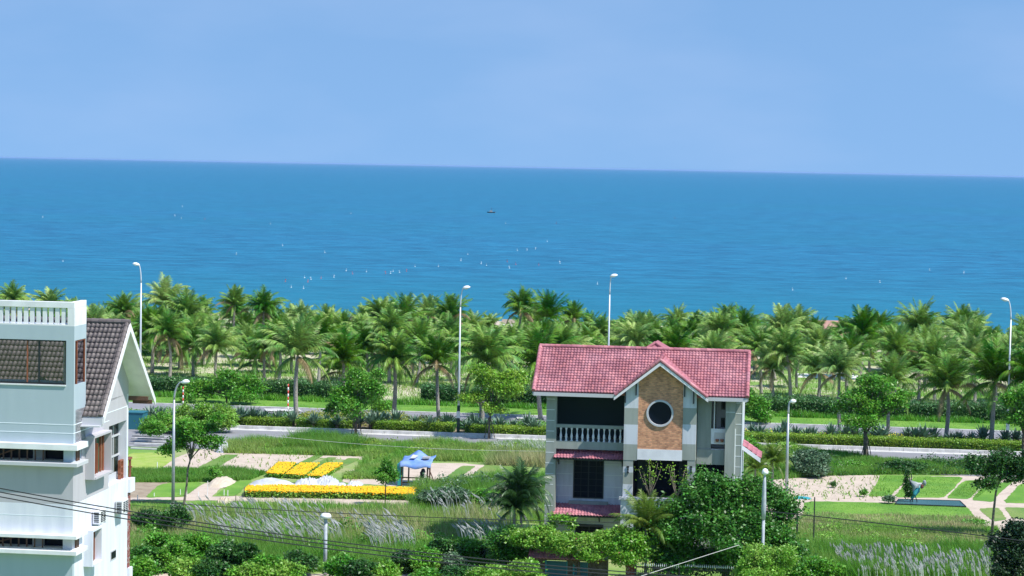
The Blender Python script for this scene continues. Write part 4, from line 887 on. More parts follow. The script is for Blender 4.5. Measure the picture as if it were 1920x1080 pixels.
def palm(u, v, top, label, group, th=None, var=None, scale=None, z0=0.0):
    """top = height of the highest frond; th = trunk height"""
    i = _pc[0]; _pc[0] += 1; rr = random.Random(900 + i); k = var if var is not None else rr.randrange(NV)
    s = scale if scale else min(1.06, max(.8, top / 9)) * rr.uniform(.9, 1.14)
    th = th or max(.7, top - 3.8 * s)
    r = empty('coconut_palm', u, v, z0, rr.uniform(0, 6.28), label, 'palm tree', group); r.rotation_euler[0] = rr.gauss(0, .04); r.rotation_euler[1] = rr.gauss(0, .04)
    tm, tp = trunks[rr.randrange(6)]; t = link('trunk', tm, r); t.scale = (1.05 * s + .1, 1.05 * s + .1, th / 6.0); ts = 1.05 * s + .1
    c = link('crown', palmv[k][0], r, (tp[0] * ts, tp[1] * ts, th)); c.scale = (s, s, s)
    if palmv[k][1]:
        d = link('dry_fronds', palmv[k][1], r, (tp[0] * ts, tp[1] * ts, th)); d.scale = (s, s, s)
    if v < 245 and rr.random() < .6:
        d = link('coconuts', coco_me, r, (tp[0] * ts, tp[1] * ts, th + .1)); d.scale = (s, s, s)
    return r
def top_at(px, py, v): return PP(px, py, v)[1]
NEAR = [  # base pixel, pixel of the top frond, pixel of the crown's root, label
    (556, 792, 566, 668, 'coconut palm with a slim bare trunk in the median, left of the round green tree'),
    (645, 786, 600, 676, 'coconut palm with a whitewashed trunk foot, half hidden behind the round green median tree'),
    (738, 785, 588, 678, 'coconut palm with yellowish coconut stalks, just right of the round green median tree'),
    (823, 790, 606, 684, 'straight coconut palm in the median, just left of the tall lamp post in mid picture'),
    (904, 802, 566, 680, 'coconut palm rising behind the yellow-green roadside tree by the tall lamp post'),
    (1014, 785, 590, 690, 'coconut palm in the median just left of the red tiled house'),
    (1575, 817, 625, 700, 'coconut palm with pale trunk, left behind the big green roadside tree on the right'),
    (1665, 820, 640, 720, 'coconut palm with grey trunk at the right side of the big right-hand roadside tree'),
    (1773, 822, 640, 728, 'coconut palm in the median midway between big right roadside tree and last lamp post'),
    (1858, 832, 612, 716, 'coconut palm in the median just left of the far right lamp post, the tallest there'),
    (1932, 838, 620, 716, 'coconut palm at the right edge of the picture beyond the far right lamp post')]
for x, y, ty, cy, lb in NEAR:
    u, v = G(x, y, .1); th = top_at(x, cy, v); tp = top_at(x, ty, v); palm(u, v, tp, lb, 'coconut palms on the median', th=th, scale=min(1.2, max(.8, (tp - th) / 4.5)))
# grove: named skyline palms first
SKY = [(20, 524, 290, 'coconut palm standing up behind the white roof balustrade, at the left edge'), (95, 528, 270, 'coconut palm with a bright green head above the roof balustrade of the white villa'),
       (182, 560, 235, 'bright green coconut palm between the white tower and the brown tiled roof'), (235, 545, 285, 'pale coconut palm left of the far left lamp post'),
       (310, 518, 280, 'coconut palm that stands highest on the skyline right of the far left lamp post'), (350, 536, 270, 'coconut palm with one long bent frond on the left skyline'),
       (440, 528, 290, 'coconut palm with a wide head on the skyline above the wide light green shrub'), (497, 536, 290, 'coconut palm on the skyline right of the wide-headed one'),
       (715, 543, 265, 'coconut palm with a pale fan head on the skyline right of the round median tree'), (757, 548, 275, 'narrow upright coconut palm on the skyline between two lamp posts'),
       (802, 550, 290, 'small coconut palm with a dark tuft on the skyline left of the middle lamp post'), (852, 546, 280, 'coconut palm whose head touches the middle lamp post on the skyline'),
       (976, 533, 290, 'lone grey-headed coconut palm standing clear above the skyline by the beach gap'), (1020, 543, 280, 'dark full coconut palm on the skyline right of the lone grey-headed palm'),
       (1072, 556, 285, 'loose brownish coconut palm on the skyline left of the second tall lamp post'), (1195, 576, 265, 'coconut palm just right of the lamp post behind the red roof'),
       (1270, 572, 320, 'low coconut palm on the skyline above the right half of the red roof'), (1336, 574, 280, 'spiky upright coconut palm above the right slope of the red roof'),
       (1388, 570, 270, 'coconut palm with raised fronds above the right corner of the red roof'), (1468, 560, 262, 'coconut palm with yellow green raised fronds right of the red roof corner'),
       (1498, 566, 272, 'dark coconut palm on the skyline left of the low reddish roof'), (1615, 563, 262, 'pale green coconut palm just right of the low reddish roof'),
       (1720, 560, 275, 'coconut palm that stands highest on the right half of the skyline'), (1806, 572, 290, 'dark coconut palm on the skyline left of the far right lamp post')]
for x, ty, dist, lb in SKY:
    u, z = PP(x, ty, dist); palm(u, dist, z, lb, 'palms on the skyline')
ROW2 = [(318, 710, 575), (362, 706, 590), (404, 712, 600), (522, 720, 588), (597, 724, 580), (690, 715, 604), (780, 722, 596), (862, 715, 612), (960, 728, 604), (1450, 752, 640), (1482, 754, 602), (1533, 757, 640), (1590, 750, 610), (1722, 752, 640), (1752, 758, 622), (1828, 757, 618), (1868, 757, 640), (285, 700, 560)]
ORD = ['leftmost', 'second', 'third', 'fourth', 'fifth', 'sixth', 'seventh', 'eighth', 'ninth', 'tenth', 'eleventh', 'twelfth', 'thirteenth', 'fourteenth', 'fifteenth', 'sixteenth', 'seventeenth', 'eighteenth']
xs_sorted = sorted(q[0] for q in ROW2)
for x, y, ty in ROW2:
    u, v = G(x, y); k = xs_sorted.index(x)
    palm(u, v, top_at(x, ty, v), ('%s coconut palm%s in the grove front row behind the dark hedge' % (ORD[k], '' if k == 0 else ' from the left')), 'coconut palms in the grove')
rr = random.Random(11)
GR = []; vv = 240.0; row = 0; placed = [G(x, y) for x, y, t in ROW2]; cnt = 0
while vv < 340:
    uu = -110 + (row % 2) * 2.4
    while uu < 75:
        u = uu + rr.uniform(-1.3, 1.3); v = vv + rr.uniform(-2, 2); x, y = proj(u, v, 4)
        sky_y = 562 + 22 * min(1, max(0, (x - 100) / 900)) + 6 * math.sin(x * .013) + 8 * math.sin(x * .041) + 10 * math.sin(x * .11)
        zt = top_at(x, sky_y + rr.uniform(-5, 34) + (0 if v > 285 else 14), v); zt = max(3.6, min(9.8, zt))
        if -60 < x < 1990 and all((u - a) ** 2 + (v - b) ** 2 > 7 for a, b in placed) and not (940 < x < 965 and v > 285) and not (1505 < x < 1580 and v > 285) and not (v < 262 and 1480 < x < 1640 and rr.random() < .4) and rr.random() < .9 and cnt < 246:
            zone = 'on its left third' if x < 640 else ('in its middle' if x < 1280 else 'on its right third'); dp = 'in the crowded landward rows' if v < 275 else ('in the crowded centre rows' if v < 308 else 'in the hazy seaward rows')
            GR.append((row, x, palm(u, v, zt, None, 'coconut palms in the grove'))); placed.append((u, v)); cnt += 1
        uu += 4.7
    vv += 8.7; row += 1
ONES = ['', 'first', 'second', 'third', 'fourth', 'fifth', 'sixth', 'seventh', 'eighth', 'ninth', 'tenth', 'eleventh', 'twelfth', 'thirteenth', 'fourteenth', 'fifteenth', 'sixteenth', 'seventeenth', 'eighteenth', 'nineteenth', 'twentieth']
def ordw(n):
    if n <= 20: return ONES[n]
    t, r = divmod(n, 10); return ['twentieth', 'thirtieth', 'fortieth', 'fiftieth', 'sixtieth'][t - 2] if r == 0 else ['twenty-', 'thirty-', 'forty-', 'fifty-', 'sixty-'][t - 2] + ONES[r]
for rw in range(row):
    for k, (_, x, o) in enumerate(sorted([g for g in GR if g[0] == rw], key=lambda g: g[1])):
        o['label'] = '%s coconut palm from the left in the %s inner row of the grove' % (ordw(k + 1), ordw(rw + 1))

# ---- agaves --------------------------------------------------------------------
def agave_mesh(seed, n=34):
    rs = np.random.RandomState(seed); Q = []
    for i in range(n):
        az = i * 2.4 + rs.uniform(-.2, .2); e = R_(80 - 65 * (i / n) + rs.uniform(-8, 8)); l = rs.uniform(.85, 1.15); d = np.array([math.cos(az) * math.cos(e), math.sin(az) * math.cos(e), math.sin(e)]); s = np.array([-math.sin(az), math.cos(az), 0]); b = np.array([0, 0, .25])
        m = b + d * l * .5; t = m + (d + np.array([0, 0, -.12])) * l * .5
        Q.append([b - s * .08, b + s * .08, m + s * .085, m - s * .085]); Q.append([m - s * .085, m + s * .085, t + s * .008, t - s * .008])
    V = np.array(Q).reshape(-1, 3); return npmesh('leaves', V, np.arange(len(V)).reshape(-1, 4), M['agave'])
ag = [agave_mesh(i) for i in range(4)]
smb = MB(); smb.lathe([(.12, 0), (.14, .2), (.08, .38)], n=8); stem_me = bpy.data.meshes.new('stem'); stem_me.from_pydata(smb.v, [], smb.f); stem_me.materials.append(M['bark'])
rr = random.Random(5)
AX = [283, 300, 318, 345, 362, 392, 417, 440, 452, 474, 492, 520, 548, 588, 612, 632, 661, 674, 695, 708, 720, 742, 777, 807, 839, 877, 885, 893, 910, 937, 962, 990, 1003, 1410, 1425, 1456, 1470, 1491, 1513, 1524, 1558, 1588, 1603, 1640, 1653, 1700, 1715, 1732, 1750, 1783, 1796, 1822, 1843, 1885, 1905, 1925]
for j, x in enumerate(AX):
    y = 792 + (x - 283) * .026 + rr.uniform(-3, 3); u, v = G(x, y, .1); s = rr.uniform(1.0, 1.5)
    lm = 'left of the red tiled house' if x < 1100 else 'right of the red tiled house'
    r = empty('agave', u, v, .1, rr.uniform(0, 6), '%s spiky grey-green agave from the left in the line along the median' % ordw(j + 1), 'agave', 'agaves along the median'); r.scale = (s, s, s)
    link('leaves', ag[rr.randrange(4)], r); link('stem', stem_me, r)

# ---- hedges and beds -----------------------------------------------------------
def hedge(name, u0, u1, v0, v1, h, n, mt, seed, label, size=.14, wob=0.0, rnd=.06, core=True):
    o = box_leaves(name, u0, u1, v0, v1, .1, h, n, size, mt, seed, rnd=rnd, wob=wob)
    tag(o, label, 'hedge'); 
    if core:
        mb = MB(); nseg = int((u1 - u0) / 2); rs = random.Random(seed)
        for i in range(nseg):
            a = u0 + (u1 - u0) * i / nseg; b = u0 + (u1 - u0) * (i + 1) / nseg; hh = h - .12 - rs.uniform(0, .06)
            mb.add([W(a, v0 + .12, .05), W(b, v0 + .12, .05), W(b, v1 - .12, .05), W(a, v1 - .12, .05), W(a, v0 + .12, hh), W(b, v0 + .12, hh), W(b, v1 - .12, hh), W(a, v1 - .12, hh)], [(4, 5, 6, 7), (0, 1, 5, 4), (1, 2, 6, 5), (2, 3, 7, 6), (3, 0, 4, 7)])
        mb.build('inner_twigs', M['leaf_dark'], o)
    return o
def ux(px, v, z=0): return PP(px, 820, v)[0]
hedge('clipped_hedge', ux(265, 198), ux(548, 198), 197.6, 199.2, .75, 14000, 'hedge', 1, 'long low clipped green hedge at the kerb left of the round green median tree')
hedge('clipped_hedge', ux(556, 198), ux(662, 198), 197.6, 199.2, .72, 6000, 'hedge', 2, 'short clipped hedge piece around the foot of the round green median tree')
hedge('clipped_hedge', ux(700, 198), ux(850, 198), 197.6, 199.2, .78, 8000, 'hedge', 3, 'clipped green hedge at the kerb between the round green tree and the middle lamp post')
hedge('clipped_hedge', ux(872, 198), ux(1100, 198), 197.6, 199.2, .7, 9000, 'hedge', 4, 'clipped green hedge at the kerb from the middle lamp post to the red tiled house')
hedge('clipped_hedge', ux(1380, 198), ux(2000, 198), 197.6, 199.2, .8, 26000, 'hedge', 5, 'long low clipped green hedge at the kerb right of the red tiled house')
for i, (a, b, mt, lb) in enumerate(((230, 400, 'leaf', 'leafy green ground cover bed on the median at far left'), (400, 560, 'leaf', 'leafy green bed on the median left of the first tall palm'), (560, 680, 'hedge_y', 'mound of golden leaved shrubs around the round green median tree'),
                     (680, 835, 'hedge_y', 'golden leaved shrub bed on the median right of the round green tree'), (835, 1100, 'leaf', 'green ground cover bed on the median around the middle lamp post'))):
    o = box_leaves('shrub_bed', ux(a, 201), ux(b, 201), 200, 203.6, .1, .55 if mt == 'leaf' else .75, int((b - a) * 30), .17, mt, 30 + i, rnd=.14, wob=.5); o['kind'] = 'stuff'; tag(o, lb, 'ground cover')
o = box_leaves('shrub_bed', ux(1380, 201), ux(2000, 201), 199.6, 204, .1, .4, 20000, .16, 'leaf', 40, rnd=.12, wob=.4); o['kind'] = 'stuff'; tag(o, 'green ground cover with small yellow blooms on the median right of the red tiled house', 'ground cover')
o = box_leaves('yellow_blossoms', ux(1380, 201), ux(2000, 201), 199.6, 204, .35, .5, 3600, .15, 'yellow2', 41, rnd=.07, wob=.4); o['kind'] = 'stuff'; tag(o, 'scattered small yellow blooms on the right-hand median bed', 'flowers')
# dark hedge beyond the lawn, in the photograph one mass with a gap
hedge('tall_hedge', ux(240, 222), ux(700, 222), 221, 224, 1.55, 30000, 'hedge_dark', 6, 'tall dark green hedge beyond the lawn on the left half', size=.2, wob=.14, rnd=.14)
hedge('tall_hedge', ux(790, 222), ux(1300, 222), 221, 224, 1.65, 30000, 'hedge_dark', 7, 'tall dark green hedge beyond the lawn in mid picture, partly behind the red tiled house', size=.2, wob=.12, rnd=.14)
hedge('tall_hedge', ux(1400, 222), ux(2050, 222), 221, 224, 1.5, 36000, 'hedge_dark', 8, 'tall dark green hedge beyond the lawn right of the red tiled house', size=.2, wob=.12, rnd=.14)
blades('hedge_foot_plants', rect(ux(230, 219), ux(2050, 219), 218.9, 221), 16000, .55, .12, 'leaf', 9, label='row of bright leafy plants along the foot of the tall dark hedge', lean=.9)
blades('lawn_grass', rect(ux(200, 216), ux(2060, 216), 213.5, 219), 9000, .06, .05, 'grass_deep', 10, label='short mown grass of the roadside lawn', dz=.11)
blades('grove_grass', rect(-95, 65, 224, 262), 42000, .5, .09, 'grass', 12, label='thin grass under the palms behind the tall hedge', clump=1.4, ns=.12, dz=0)

# ---- long grass ----------------------------------------------------------------
HOUSE_PLOT = rect(-17.5, 5.5, 131, 149)
LF = PX([(150, 1090), (1100, 1090), (1100, 950), (150, 950)])
blades('field_grass', PX([(200, 1074), (1120, 1074), (1120, 950), (200, 950)]), 70000, .5, .055, 'grass', 21, (HOUSE_PLOT,), label='long green grass of the left field below the flower beds', clump=.7)
blades('dry_grass', PX([(245, 1040), (700, 1040), (960, 1000), (960, 960), (245, 965)]), 14000, .7, .04, 'grass_dry', 22, (HOUSE_PLOT,), label='straw coloured grass stalks in the left field', clump=.9)
blades('field_grass', PX([(240, 1072), (1000, 1072), (1000, 1028), (240, 1020)]), 36000, .8, .06, 'grass_deep', 23, (HOUSE_PLOT,), label='rank dark green grass along the near edge of the left field')
blades('verge_grass', PX([(420, 850), (1080, 866), (1080, 838), (520, 828), (430, 832)]), 46000, .6, .06, 'grass', 24, label='tall verge grass between the gardens and the near road, left of the house', clump=.75, ns=.35)
blades('verge_grass', soften(PX([(535, 846), (600, 850), (670, 848), (690, 840), (660, 836), (590, 833), (550, 838)]), 2, .4, 5), 9000, 1.0, .06, 'grass_deep', 25, label='high clump of verge grass in front of the near road')
blades('field_grass', PX([(655, 905), (700, 862), (1080, 872), (1080, 862), (690, 852)]), 12000, .55, .06, 'grass', 26, label='weedy grass around the blue tarpaulin hut')
blades('field_grass', PX([(640, 898), (720, 862), (760, 862), (745, 900)]), 7000, .45, .06, 'grass', 27, label='rough grass left of the blue tarpaulin hut')
blades('field_grass', PX([(780, 915), (900, 908), (1080, 905), (1080, 950), (770, 950)]), 30000, .9, .055, 'grass_deep', 28, label='deep green grass right of the long marigold bed', clump=.6)
blades('field_grass', PX([(240, 888), (300, 886), (395, 880), (500, 888), (470, 900), (340, 905), (235, 905)]), 22000, .42, .06, 'grass_deep', 29, label='dark green weeds between the sand and the small lawns on the left')
blades('verge_grass', PX([(1385, 905), (1545, 893), (1660, 890), (1960, 892), (1960, 868), (1700, 868), (1640, 862), (1480, 838), (1385, 850)]), 60000, .5, .06, 'grass_deep', 30, label='lush verge grass between the near road and the right-hand lawns', clump=.7, ns=.3)
blades('field_grass', PX([(1470, 1040), (1900, 1045), (1870, 990), (1700, 987), (1500, 972), (1480, 980)]), 36000, .34, .05, 'grass', 31, label='rough grass below the large right-hand lawn', clump=.6)
blades('dry_grass', PX([(1480, 1020), (1860, 1030), (1840, 990), (1690, 986), (1500, 976)]), 9000, .4, .04, 'grass_dry', 32, label='straw coloured stalks below the large right-hand lawn')
blades('field_grass', PX([(1440, 1090), (1900, 1090), (1900, 1035), (1470, 1030)]), 36000, .8, .06, 'grass_deep', 33, label='rank grass among the plumes at lower right')
blades('dry_grass', PX([(910, 872), (1075, 880), (1075, 862), (930, 860)]), 5000, .95, .05, 'grass_dry', 35, label='bleached dry grass beside the verge left of the house')
for i, q in enumerate(([(1508, 942), (1660, 945), (1812, 952), (1830, 973), (1690, 983), (1505, 970)], [(1650, 893), (1800, 896), (1768, 932), (1630, 930)], [(1780, 930), (1815, 902), (1870, 905), (1830, 935)])):
    blades('lawn_grass', PX(q), 3500, .05, .04, 'grass_deep', 36 + i, label=['short turf of the large right-hand lawn', 'bright turf of the lawn beds behind the water trough', 'bright turf of the lawn beds at far right'][i], dz=.024)
blades('sand_weeds', PX([(1440, 935), (1500, 938), (1680, 940), (1660, 895), (1480, 898)]), 420, .22, .12, 'grass', 51, label='sparse weeds on the pale sand right of the house', clump=1.6, ns=.5, lean=1.2)
blades('sand_weeds', PX([(330, 903), (395, 884), (500, 886), (640, 866), (640, 852), (430, 850), (345, 855)]), 350, .2, .12, 'grass', 52, label='sparse weeds on the pale sand near the marigolds', clump=1.6, ns=.5, lean=1.2)
blades('dry_grass', PX([(1500, 985), (1700, 992), (1850, 995), (1838, 972), (1690, 966), (1560, 962), (1505, 960)]), 9000, .22, .05, 'grass_dry', 53, label='straw coloured grass invading the lower edge of the big lawn', clump=1.0, ns=.3)
def weeds(name, poly, n, h, size, mt, seed, label, holes=(), ns=.5, thr=.0):
    rs = np.random.RandomState(seed); u, v = scatter(poly, n, rs, holes); k = vnoise(u, v, ns, seed); ok = k > thr + rs.uniform(-.25, .25, len(k)); u, v, k = u[ok], v[ok], k[ok]
    z = h * (.25 + np.clip(k - thr, 0, 1) * 1.6) * rs.uniform(.1, 1, len(k)); x, y = Wn(u, v); V, Fc = leaves(np.c_[x, y, z], size, rs)
    o = link(name, npmesh(name, V, Fc, M[mt])); o['kind'] = 'stuff'; return tag(o, label, 'weeds')
weeds('leafy_weeds', PX([(245, 1074), (1000, 1074), (1000, 1000), (245, 985)]), 34000, .9, .2, 'leaf', 61, 'leafy green weeds mixed in the long grass of the left field', (HOUSE_PLOT,), .45, .05)
weeds('leafy_weeds', PX([(430, 850), (1080, 868), (1080, 842), (560, 832)]), 16000, .8, .2, 'hedge', 62, 'leafy pale weeds on the verge left of the house', (), .6, .1)
weeds('leafy_weeds', PX([(1400, 900), (1660, 890), (1960, 893), (1960, 872), (1640, 868), (1480, 850)]), 22000, .8, .2, 'leaf_dark', 63, 'darker leafy weeds along the verge right of the house', (), .6, .1)
weeds('leafy_weeds', PX([(780, 915), (900, 908), (1010, 905), (1010, 950), (770, 950)]), 12000, .9, .2, 'leaf_grey', 64, 'soft grey-green weeds right of the long marigold bed', (), .5, .05)
weeds('leafy_weeds', PX([(1480, 1085), (1900, 1085), (1880, 1030), (1500, 985)]), 26000, .8, .17, 'leaf_bright', 65, 'light green weeds between the plumes at lower right', (), .5, .1)
weeds('leafy_weeds', PX([(640, 900), (740, 900), (760, 862), (690, 858)]), 5000, .5, .17, 'leaf_yellow', 66, 'yellowish weeds left of the blue tarpaulin hut', (), .6, .0)
# plumes -----------------------------------------------------------------------
def plumes(name, regions, seed, label, h=1.2, ln=.55, wind=.8):
    rs = np.random.RandomState(seed); U = []; Vv = []
    for (poly, n) in regions:
        a, b = scatter(PX(poly, h * .8), n, rs); U.append(a); Vv.append(b)
    u = np.concatenate(U); v = np.concatenate(Vv); n = len(u); x, y = Wn(u, v); H = h * rs.uniform(.7, 1.15, n)
    V = []; la = rs.uniform(-.35, .35, n); k = 0
    dx = -wind * rs.uniform(.5, 1.4, n); Q = np.zeros((n * 5, 4, 3))
    for i in range(n):
        b = np.array([x[i], y[i], 0]); t = np.array([x[i] + dx[i] * .35 * H[i], y[i], H[i]]); L = ln * rs.uniform(.7, 1.3)
        e = t + np.array([dx[i] * L, la[i] * L, L * .75]); w0 = .012
        s = np.array([1., 0, 0]); Q[k] = [b - s * w0, b + s * w0, t + s * w0, t - s * w0]; k += 1
        for a in (0, .8, 1.57, 2.4):
            s = np.array([math.cos(a), math.sin(a), .3 * math.cos(a)]) * .062; Q[k] = [t, t * .55 + e * .45 + s, e, t * .55 + e * .45 - s]; k += 1
    o = link(name, npmesh(name, Q.reshape(-1, 3), np.arange(n * 20).reshape(-1, 4), M['plume'])); o['kind'] = 'stuff'; tag(o, label, 'reed grass'); return o
plumes('plume_grass', [([(400, 985), (430, 975), (640, 978), (650, 1000), (560, 1012), (430, 1002)], 190), ([(340, 945), (560, 948), (640, 965), (340, 970)], 70), ([(695, 985), (770, 990), (790, 1010), (700, 1010)], 120), ([(640, 960), (760, 965), (760, 985), (640, 985)], 25)], 1, 'silvery plume grass bending left in the left field', ln=.5)
plumes('plume_grass', [([(860, 990), (960, 985), (960, 1002), (870, 1003)], 60), ([(800, 925), (960, 940), (960, 965), (800, 950)], 40)], 2, 'silvery plume grass left of the dark fan palm', ln=.45)
plumes('plume_grass', [([(1555, 1028), (1640, 1030), (1640, 1055), (1590, 1060)], 70), ([(1640, 1026), (1740, 1035), (1760, 1075), (1600, 1080)], 140), ([(1760, 1040), (1860, 1035), (1860, 1080), (1700, 1085)], 130)], 3, 'grey-lilac plume grass at lower right', h=.8, ln=.5, wind=.3)
blades('white_weeds', PX([(915, 850), (1075, 855), (1075, 845), (930, 842)]), 1500, .8, .12, 'plume', 44, label='white weed flowers on the verge left of the house', lean=1)

# ---- broadleaf trees and shrubs ---------------------------------------------------
def from_px(bx, by, z=0): return G(bx, by, z)
def L3(v, u0, items):                            # lobes given as pixel centre + radii in px at depth v
    s = v / F_PX; o = []
    for (x, y, rx, ry, dv) in items:
        uu, zz = PP(x, y, v + dv); o.append([uu - u0, dv, zz, rx * s, rx * s * .9, ry * s])
    return o
def ptree(name, bx, by, items, mt, n, size, seed, label, trunk_px=None, z0=0.0, **kw):
    u, v = G(bx, by, z0); lob = L3(v, u, items)
    tk = None
    if trunk_px:
        tk = []
        for (x, y) in trunk_px: uu, zz = PP(x, y, v); tk.append((uu - u, 0, max(0, zz)))
    return tree(name, u, v, lob, tk, mt, n, size, seed, label, **kw)
ptree('roadside_tree', 667, 816, [(640, 745, 30, 26, 0), (672, 715, 34, 26, .5), (700, 735, 24, 24, -.5), (660, 765, 36, 24, -.8), (625, 770, 16, 14, 0), (710, 700, 14, 10, 0)], 'leaf', 11000, .24, 1, 'round bright green roadside tree on thin propped trunk at the median kerb', [(667, 816), (668, 800), (668, 778)], group='trees on the median kerb')
ptree('roadside_tree', 917, 823, [(890, 745, 34, 12, 0), (925, 715, 36, 24, .5), (955, 735, 30, 18, -.5), (905, 700, 26, 16, 0), (965, 710, 26, 18, .8), (925, 765, 30, 10, -.4)], 'leaf_yellow', 9500, .24, 2, 'yellow-green roadside tree with flat spreading crown beside the middle lamp post', [(917, 823), (917, 800), (921, 770)], group='trees on the median kerb')
ptree('roadside_tree', 1624, 862, [(1600, 750, 34, 22, 0), (1645, 725, 42, 22, .5), (1680, 755, 26, 18, -.5), (1620, 785, 44, 24, -.8), (1640, 760, 40, 28, 0), (1700, 740, 16, 10, 0), (1575, 765, 14, 12, 0)], 'leaf', 13000, .24, 3, 'large round green roadside tree with a dark propped trunk on the right', [(1624, 862), (1623, 835), (1622, 800)], group='trees on the median kerb', tr=.26)
ptree('roadside_tree', 1919, 872, [(1905, 755, 26, 26, 0), (1930, 735, 36, 26, .5), (1925, 785, 34, 22, -.5), (1893, 785, 14, 12, 0)], 'leaf', 7000, .24, 33, 'green roadside tree cut by the right edge, beside the last tall lamp', [(1919, 872), (1919, 840), (1920, 800)], group='trees on the median kerb', tr=.2)
ptree('garden_tree', 345, 950, [(330, 830, 26, 18, 0), (365, 815, 34, 22, .3), (395, 830, 26, 18, 0), (350, 800, 28, 16, 0), (312, 845, 18, 10, 0), (385, 800, 22, 14, .5), (410, 785, 16, 12, 0)], 'leaf', 9000, .2, 4, 'slender forked tree with airy green crown right of the concrete lamp post', [(343, 985), (345, 945), (350, 910), (352, 880), (360, 850)], bark='bark_pale', tr=.1)
ptree('garden_tree', 413, 905, [(402, 886, 12, 9, 0)], 'leaf', 700, .18, 44, 'single low tuft of green leaves hanging by the sandy path', None, cat='shrub')
ptree('spreading_shrub', 425, 758, [(380, 730, 30, 22, 0), (420, 715, 36, 24, 0), (465, 728, 30, 24, 0), (445, 740, 34, 16, -1), (350, 740, 22, 16, -1)], 'leaf', 10000, .26, 5, 'wide light green shrub in front of the grove, right of the brown tiled gable', [(425, 758), (425, 740)], cat='shrub')
ptree('shrub', 395, 800, [(385, 770, 30, 18, 0), (420, 780, 26, 16, 0), (350, 775, 20, 20, 0), (370, 795, 26, 14, -1)], 'leaf_bright', 6500, .22, 6, 'loose light green shrub at the road edge behind the garden tree', [(395, 800), (395, 785)], cat='shrub', bark='bark_pale')
ptree('shrub', 1420, 795, [(1415, 765, 30, 26, 0), (1400, 740, 16, 14, 0), (1430, 780, 22, 16, 0)], 'leaf', 6500, .24, 7, 'bright green shrub right against the corner of the red tiled house by the tall hedge', None, cat='shrub')
ptree('shrub', 715, 775, [(715, 765, 26, 14, 0), (700, 750, 16, 10, 0)], 'leaf', 2600, .22, 71, 'low green shrub at the hedge gap behind the round median tree', None, cat='shrub')
ptree('shrub', 1516, 893, [(1500, 862, 26, 18, 0), (1530, 862, 26, 20, 0), (1515, 878, 36, 14, -.5), (1545, 880, 16, 10, 0)], 'leaf_grey', 9000, .2, 8, 'rounded grey-green shrub beside the concrete lamp post right of the house', None, cat='shrub')
ptree('young_tree', 722, 948, [(726, 872, 12, 22, 0), (722, 895, 22, 16, 0), (738, 890, 12, 18, 0), (712, 885, 12, 10, 0)], 'leaf', 3200, .17, 9, 'young thin green tree growing left of the blue tarpaulin hut', [(722, 948), (723, 915), (724, 885)], tr=.05, k=4)
ptree('garden_tree', 1862, 1010, [(1845, 875, 34, 22, 0), (1880, 860, 34, 20, .5), (1915, 875, 30, 22, 0), (1855, 905, 26, 14, -.5), (1825, 865, 18, 12, 0), (1900, 895, 24, 14, 0), (1940, 855, 24, 18, 0)], 'leaf_dark', 11000, .2, 10, 'thin-trunked dark green tree with spreading crown near the right edge', [(1859, 1010), (1863, 960), (1867, 925), (1872, 900)], bark='bark_pale', tr=.1)
ptree('dark_tree', 1905, 1120, [(1895, 1030, 36, 44, 0), (1930, 1010, 44, 46, .5), (1880, 1065, 30, 30, -.5), (1920, 1075, 50, 40, 0), (1870, 1020, 16, 14, 0)], 'leaf_deep', 16000, .2, 11, 'dense very dark tree filling the lower right corner', [(1905, 1120), (1905, 1050)])
# by the house (v about 131)
ptree('broad_tree', 1360, 1100, [(1340, 940, 64, 44, 0), (1405, 928, 46, 32, .5), (1300, 980, 70, 50, -.5), (1440, 960, 50, 48, 0), (1380, 1005, 80, 56, -1), (1480, 1045, 34, 30, -.5), (1265, 1005, 50, 44, 0), (1330, 910, 34, 24, 0), (1455, 1015, 44, 44, 0), (1240, 975, 34, 28, 0), (1290, 1050, 70, 36, .3), (1380, 1055, 60, 36, .3)], 'leaf_glossy', 78000, .2, 12, 'large dense glossy-leaved tree hiding the right foot of the red tiled house', [(1360, 1100), (1362, 1040), (1365, 990)], tr=.25, k=9)
ptree('feathery_tree', 1440, 1150, [(1420, 1046, 40, 28, 0), (1462, 1050, 38, 26, .3), (1430, 1075, 56, 20, 0), (1400, 1070, 24, 20, 0)], 'leaf_bright', 22000, .13, 13, 'feathery yellow-green tree in front of the dense glossy one', [(1440, 1150), (1438, 1060)])
ptree('creeper', 1080, 1096, [(985, 1008, 30, 22, 0), (1015, 1010, 36, 26, -.6), (1050, 1018, 36, 26, -.9), (1090, 1022, 38, 24, -.9), (1130, 1022, 36, 26, -.8), (1165, 1014, 34, 28, -.5), (1200, 1030, 30, 28, -.4), (1035, 985, 7, 20, 0), (1072, 985, 9, 14, 0), (1055, 975, 14, 6, 0), (1165, 1045, 30, 20, -.9), (1110, 1040, 30, 10, -1)], 'leaf_bright', 36000, .17, 14, 'bright leafy creeper sprawling over the tiled garden wall before the house', [(1085, 1096), (1085, 1040)], cat='climber', k=7, extra=('pink', 160, .8))
ptree('bush', 945, 1085, [(930, 1020, 26, 26, 0), (965, 1010, 26, 28, 0), (950, 1045, 36, 24, 0), (985, 1030, 24, 24, 0)], 'leaf_glossy', 14000, .17, 15, 'leafy green bush left of the creeper at the garden corner', None, cat='shrub')
ptree('bush', 960, 1110, [(930, 1075, 36, 18, 0), (985, 1068, 34, 18, 0), (900, 1080, 26, 12, 0), (1010, 1085, 26, 14, 0)], 'leaf_bright', 8000, .18, 16, 'light green feathery bush under the cables at the bottom beside the creeper', None, cat='shrub')
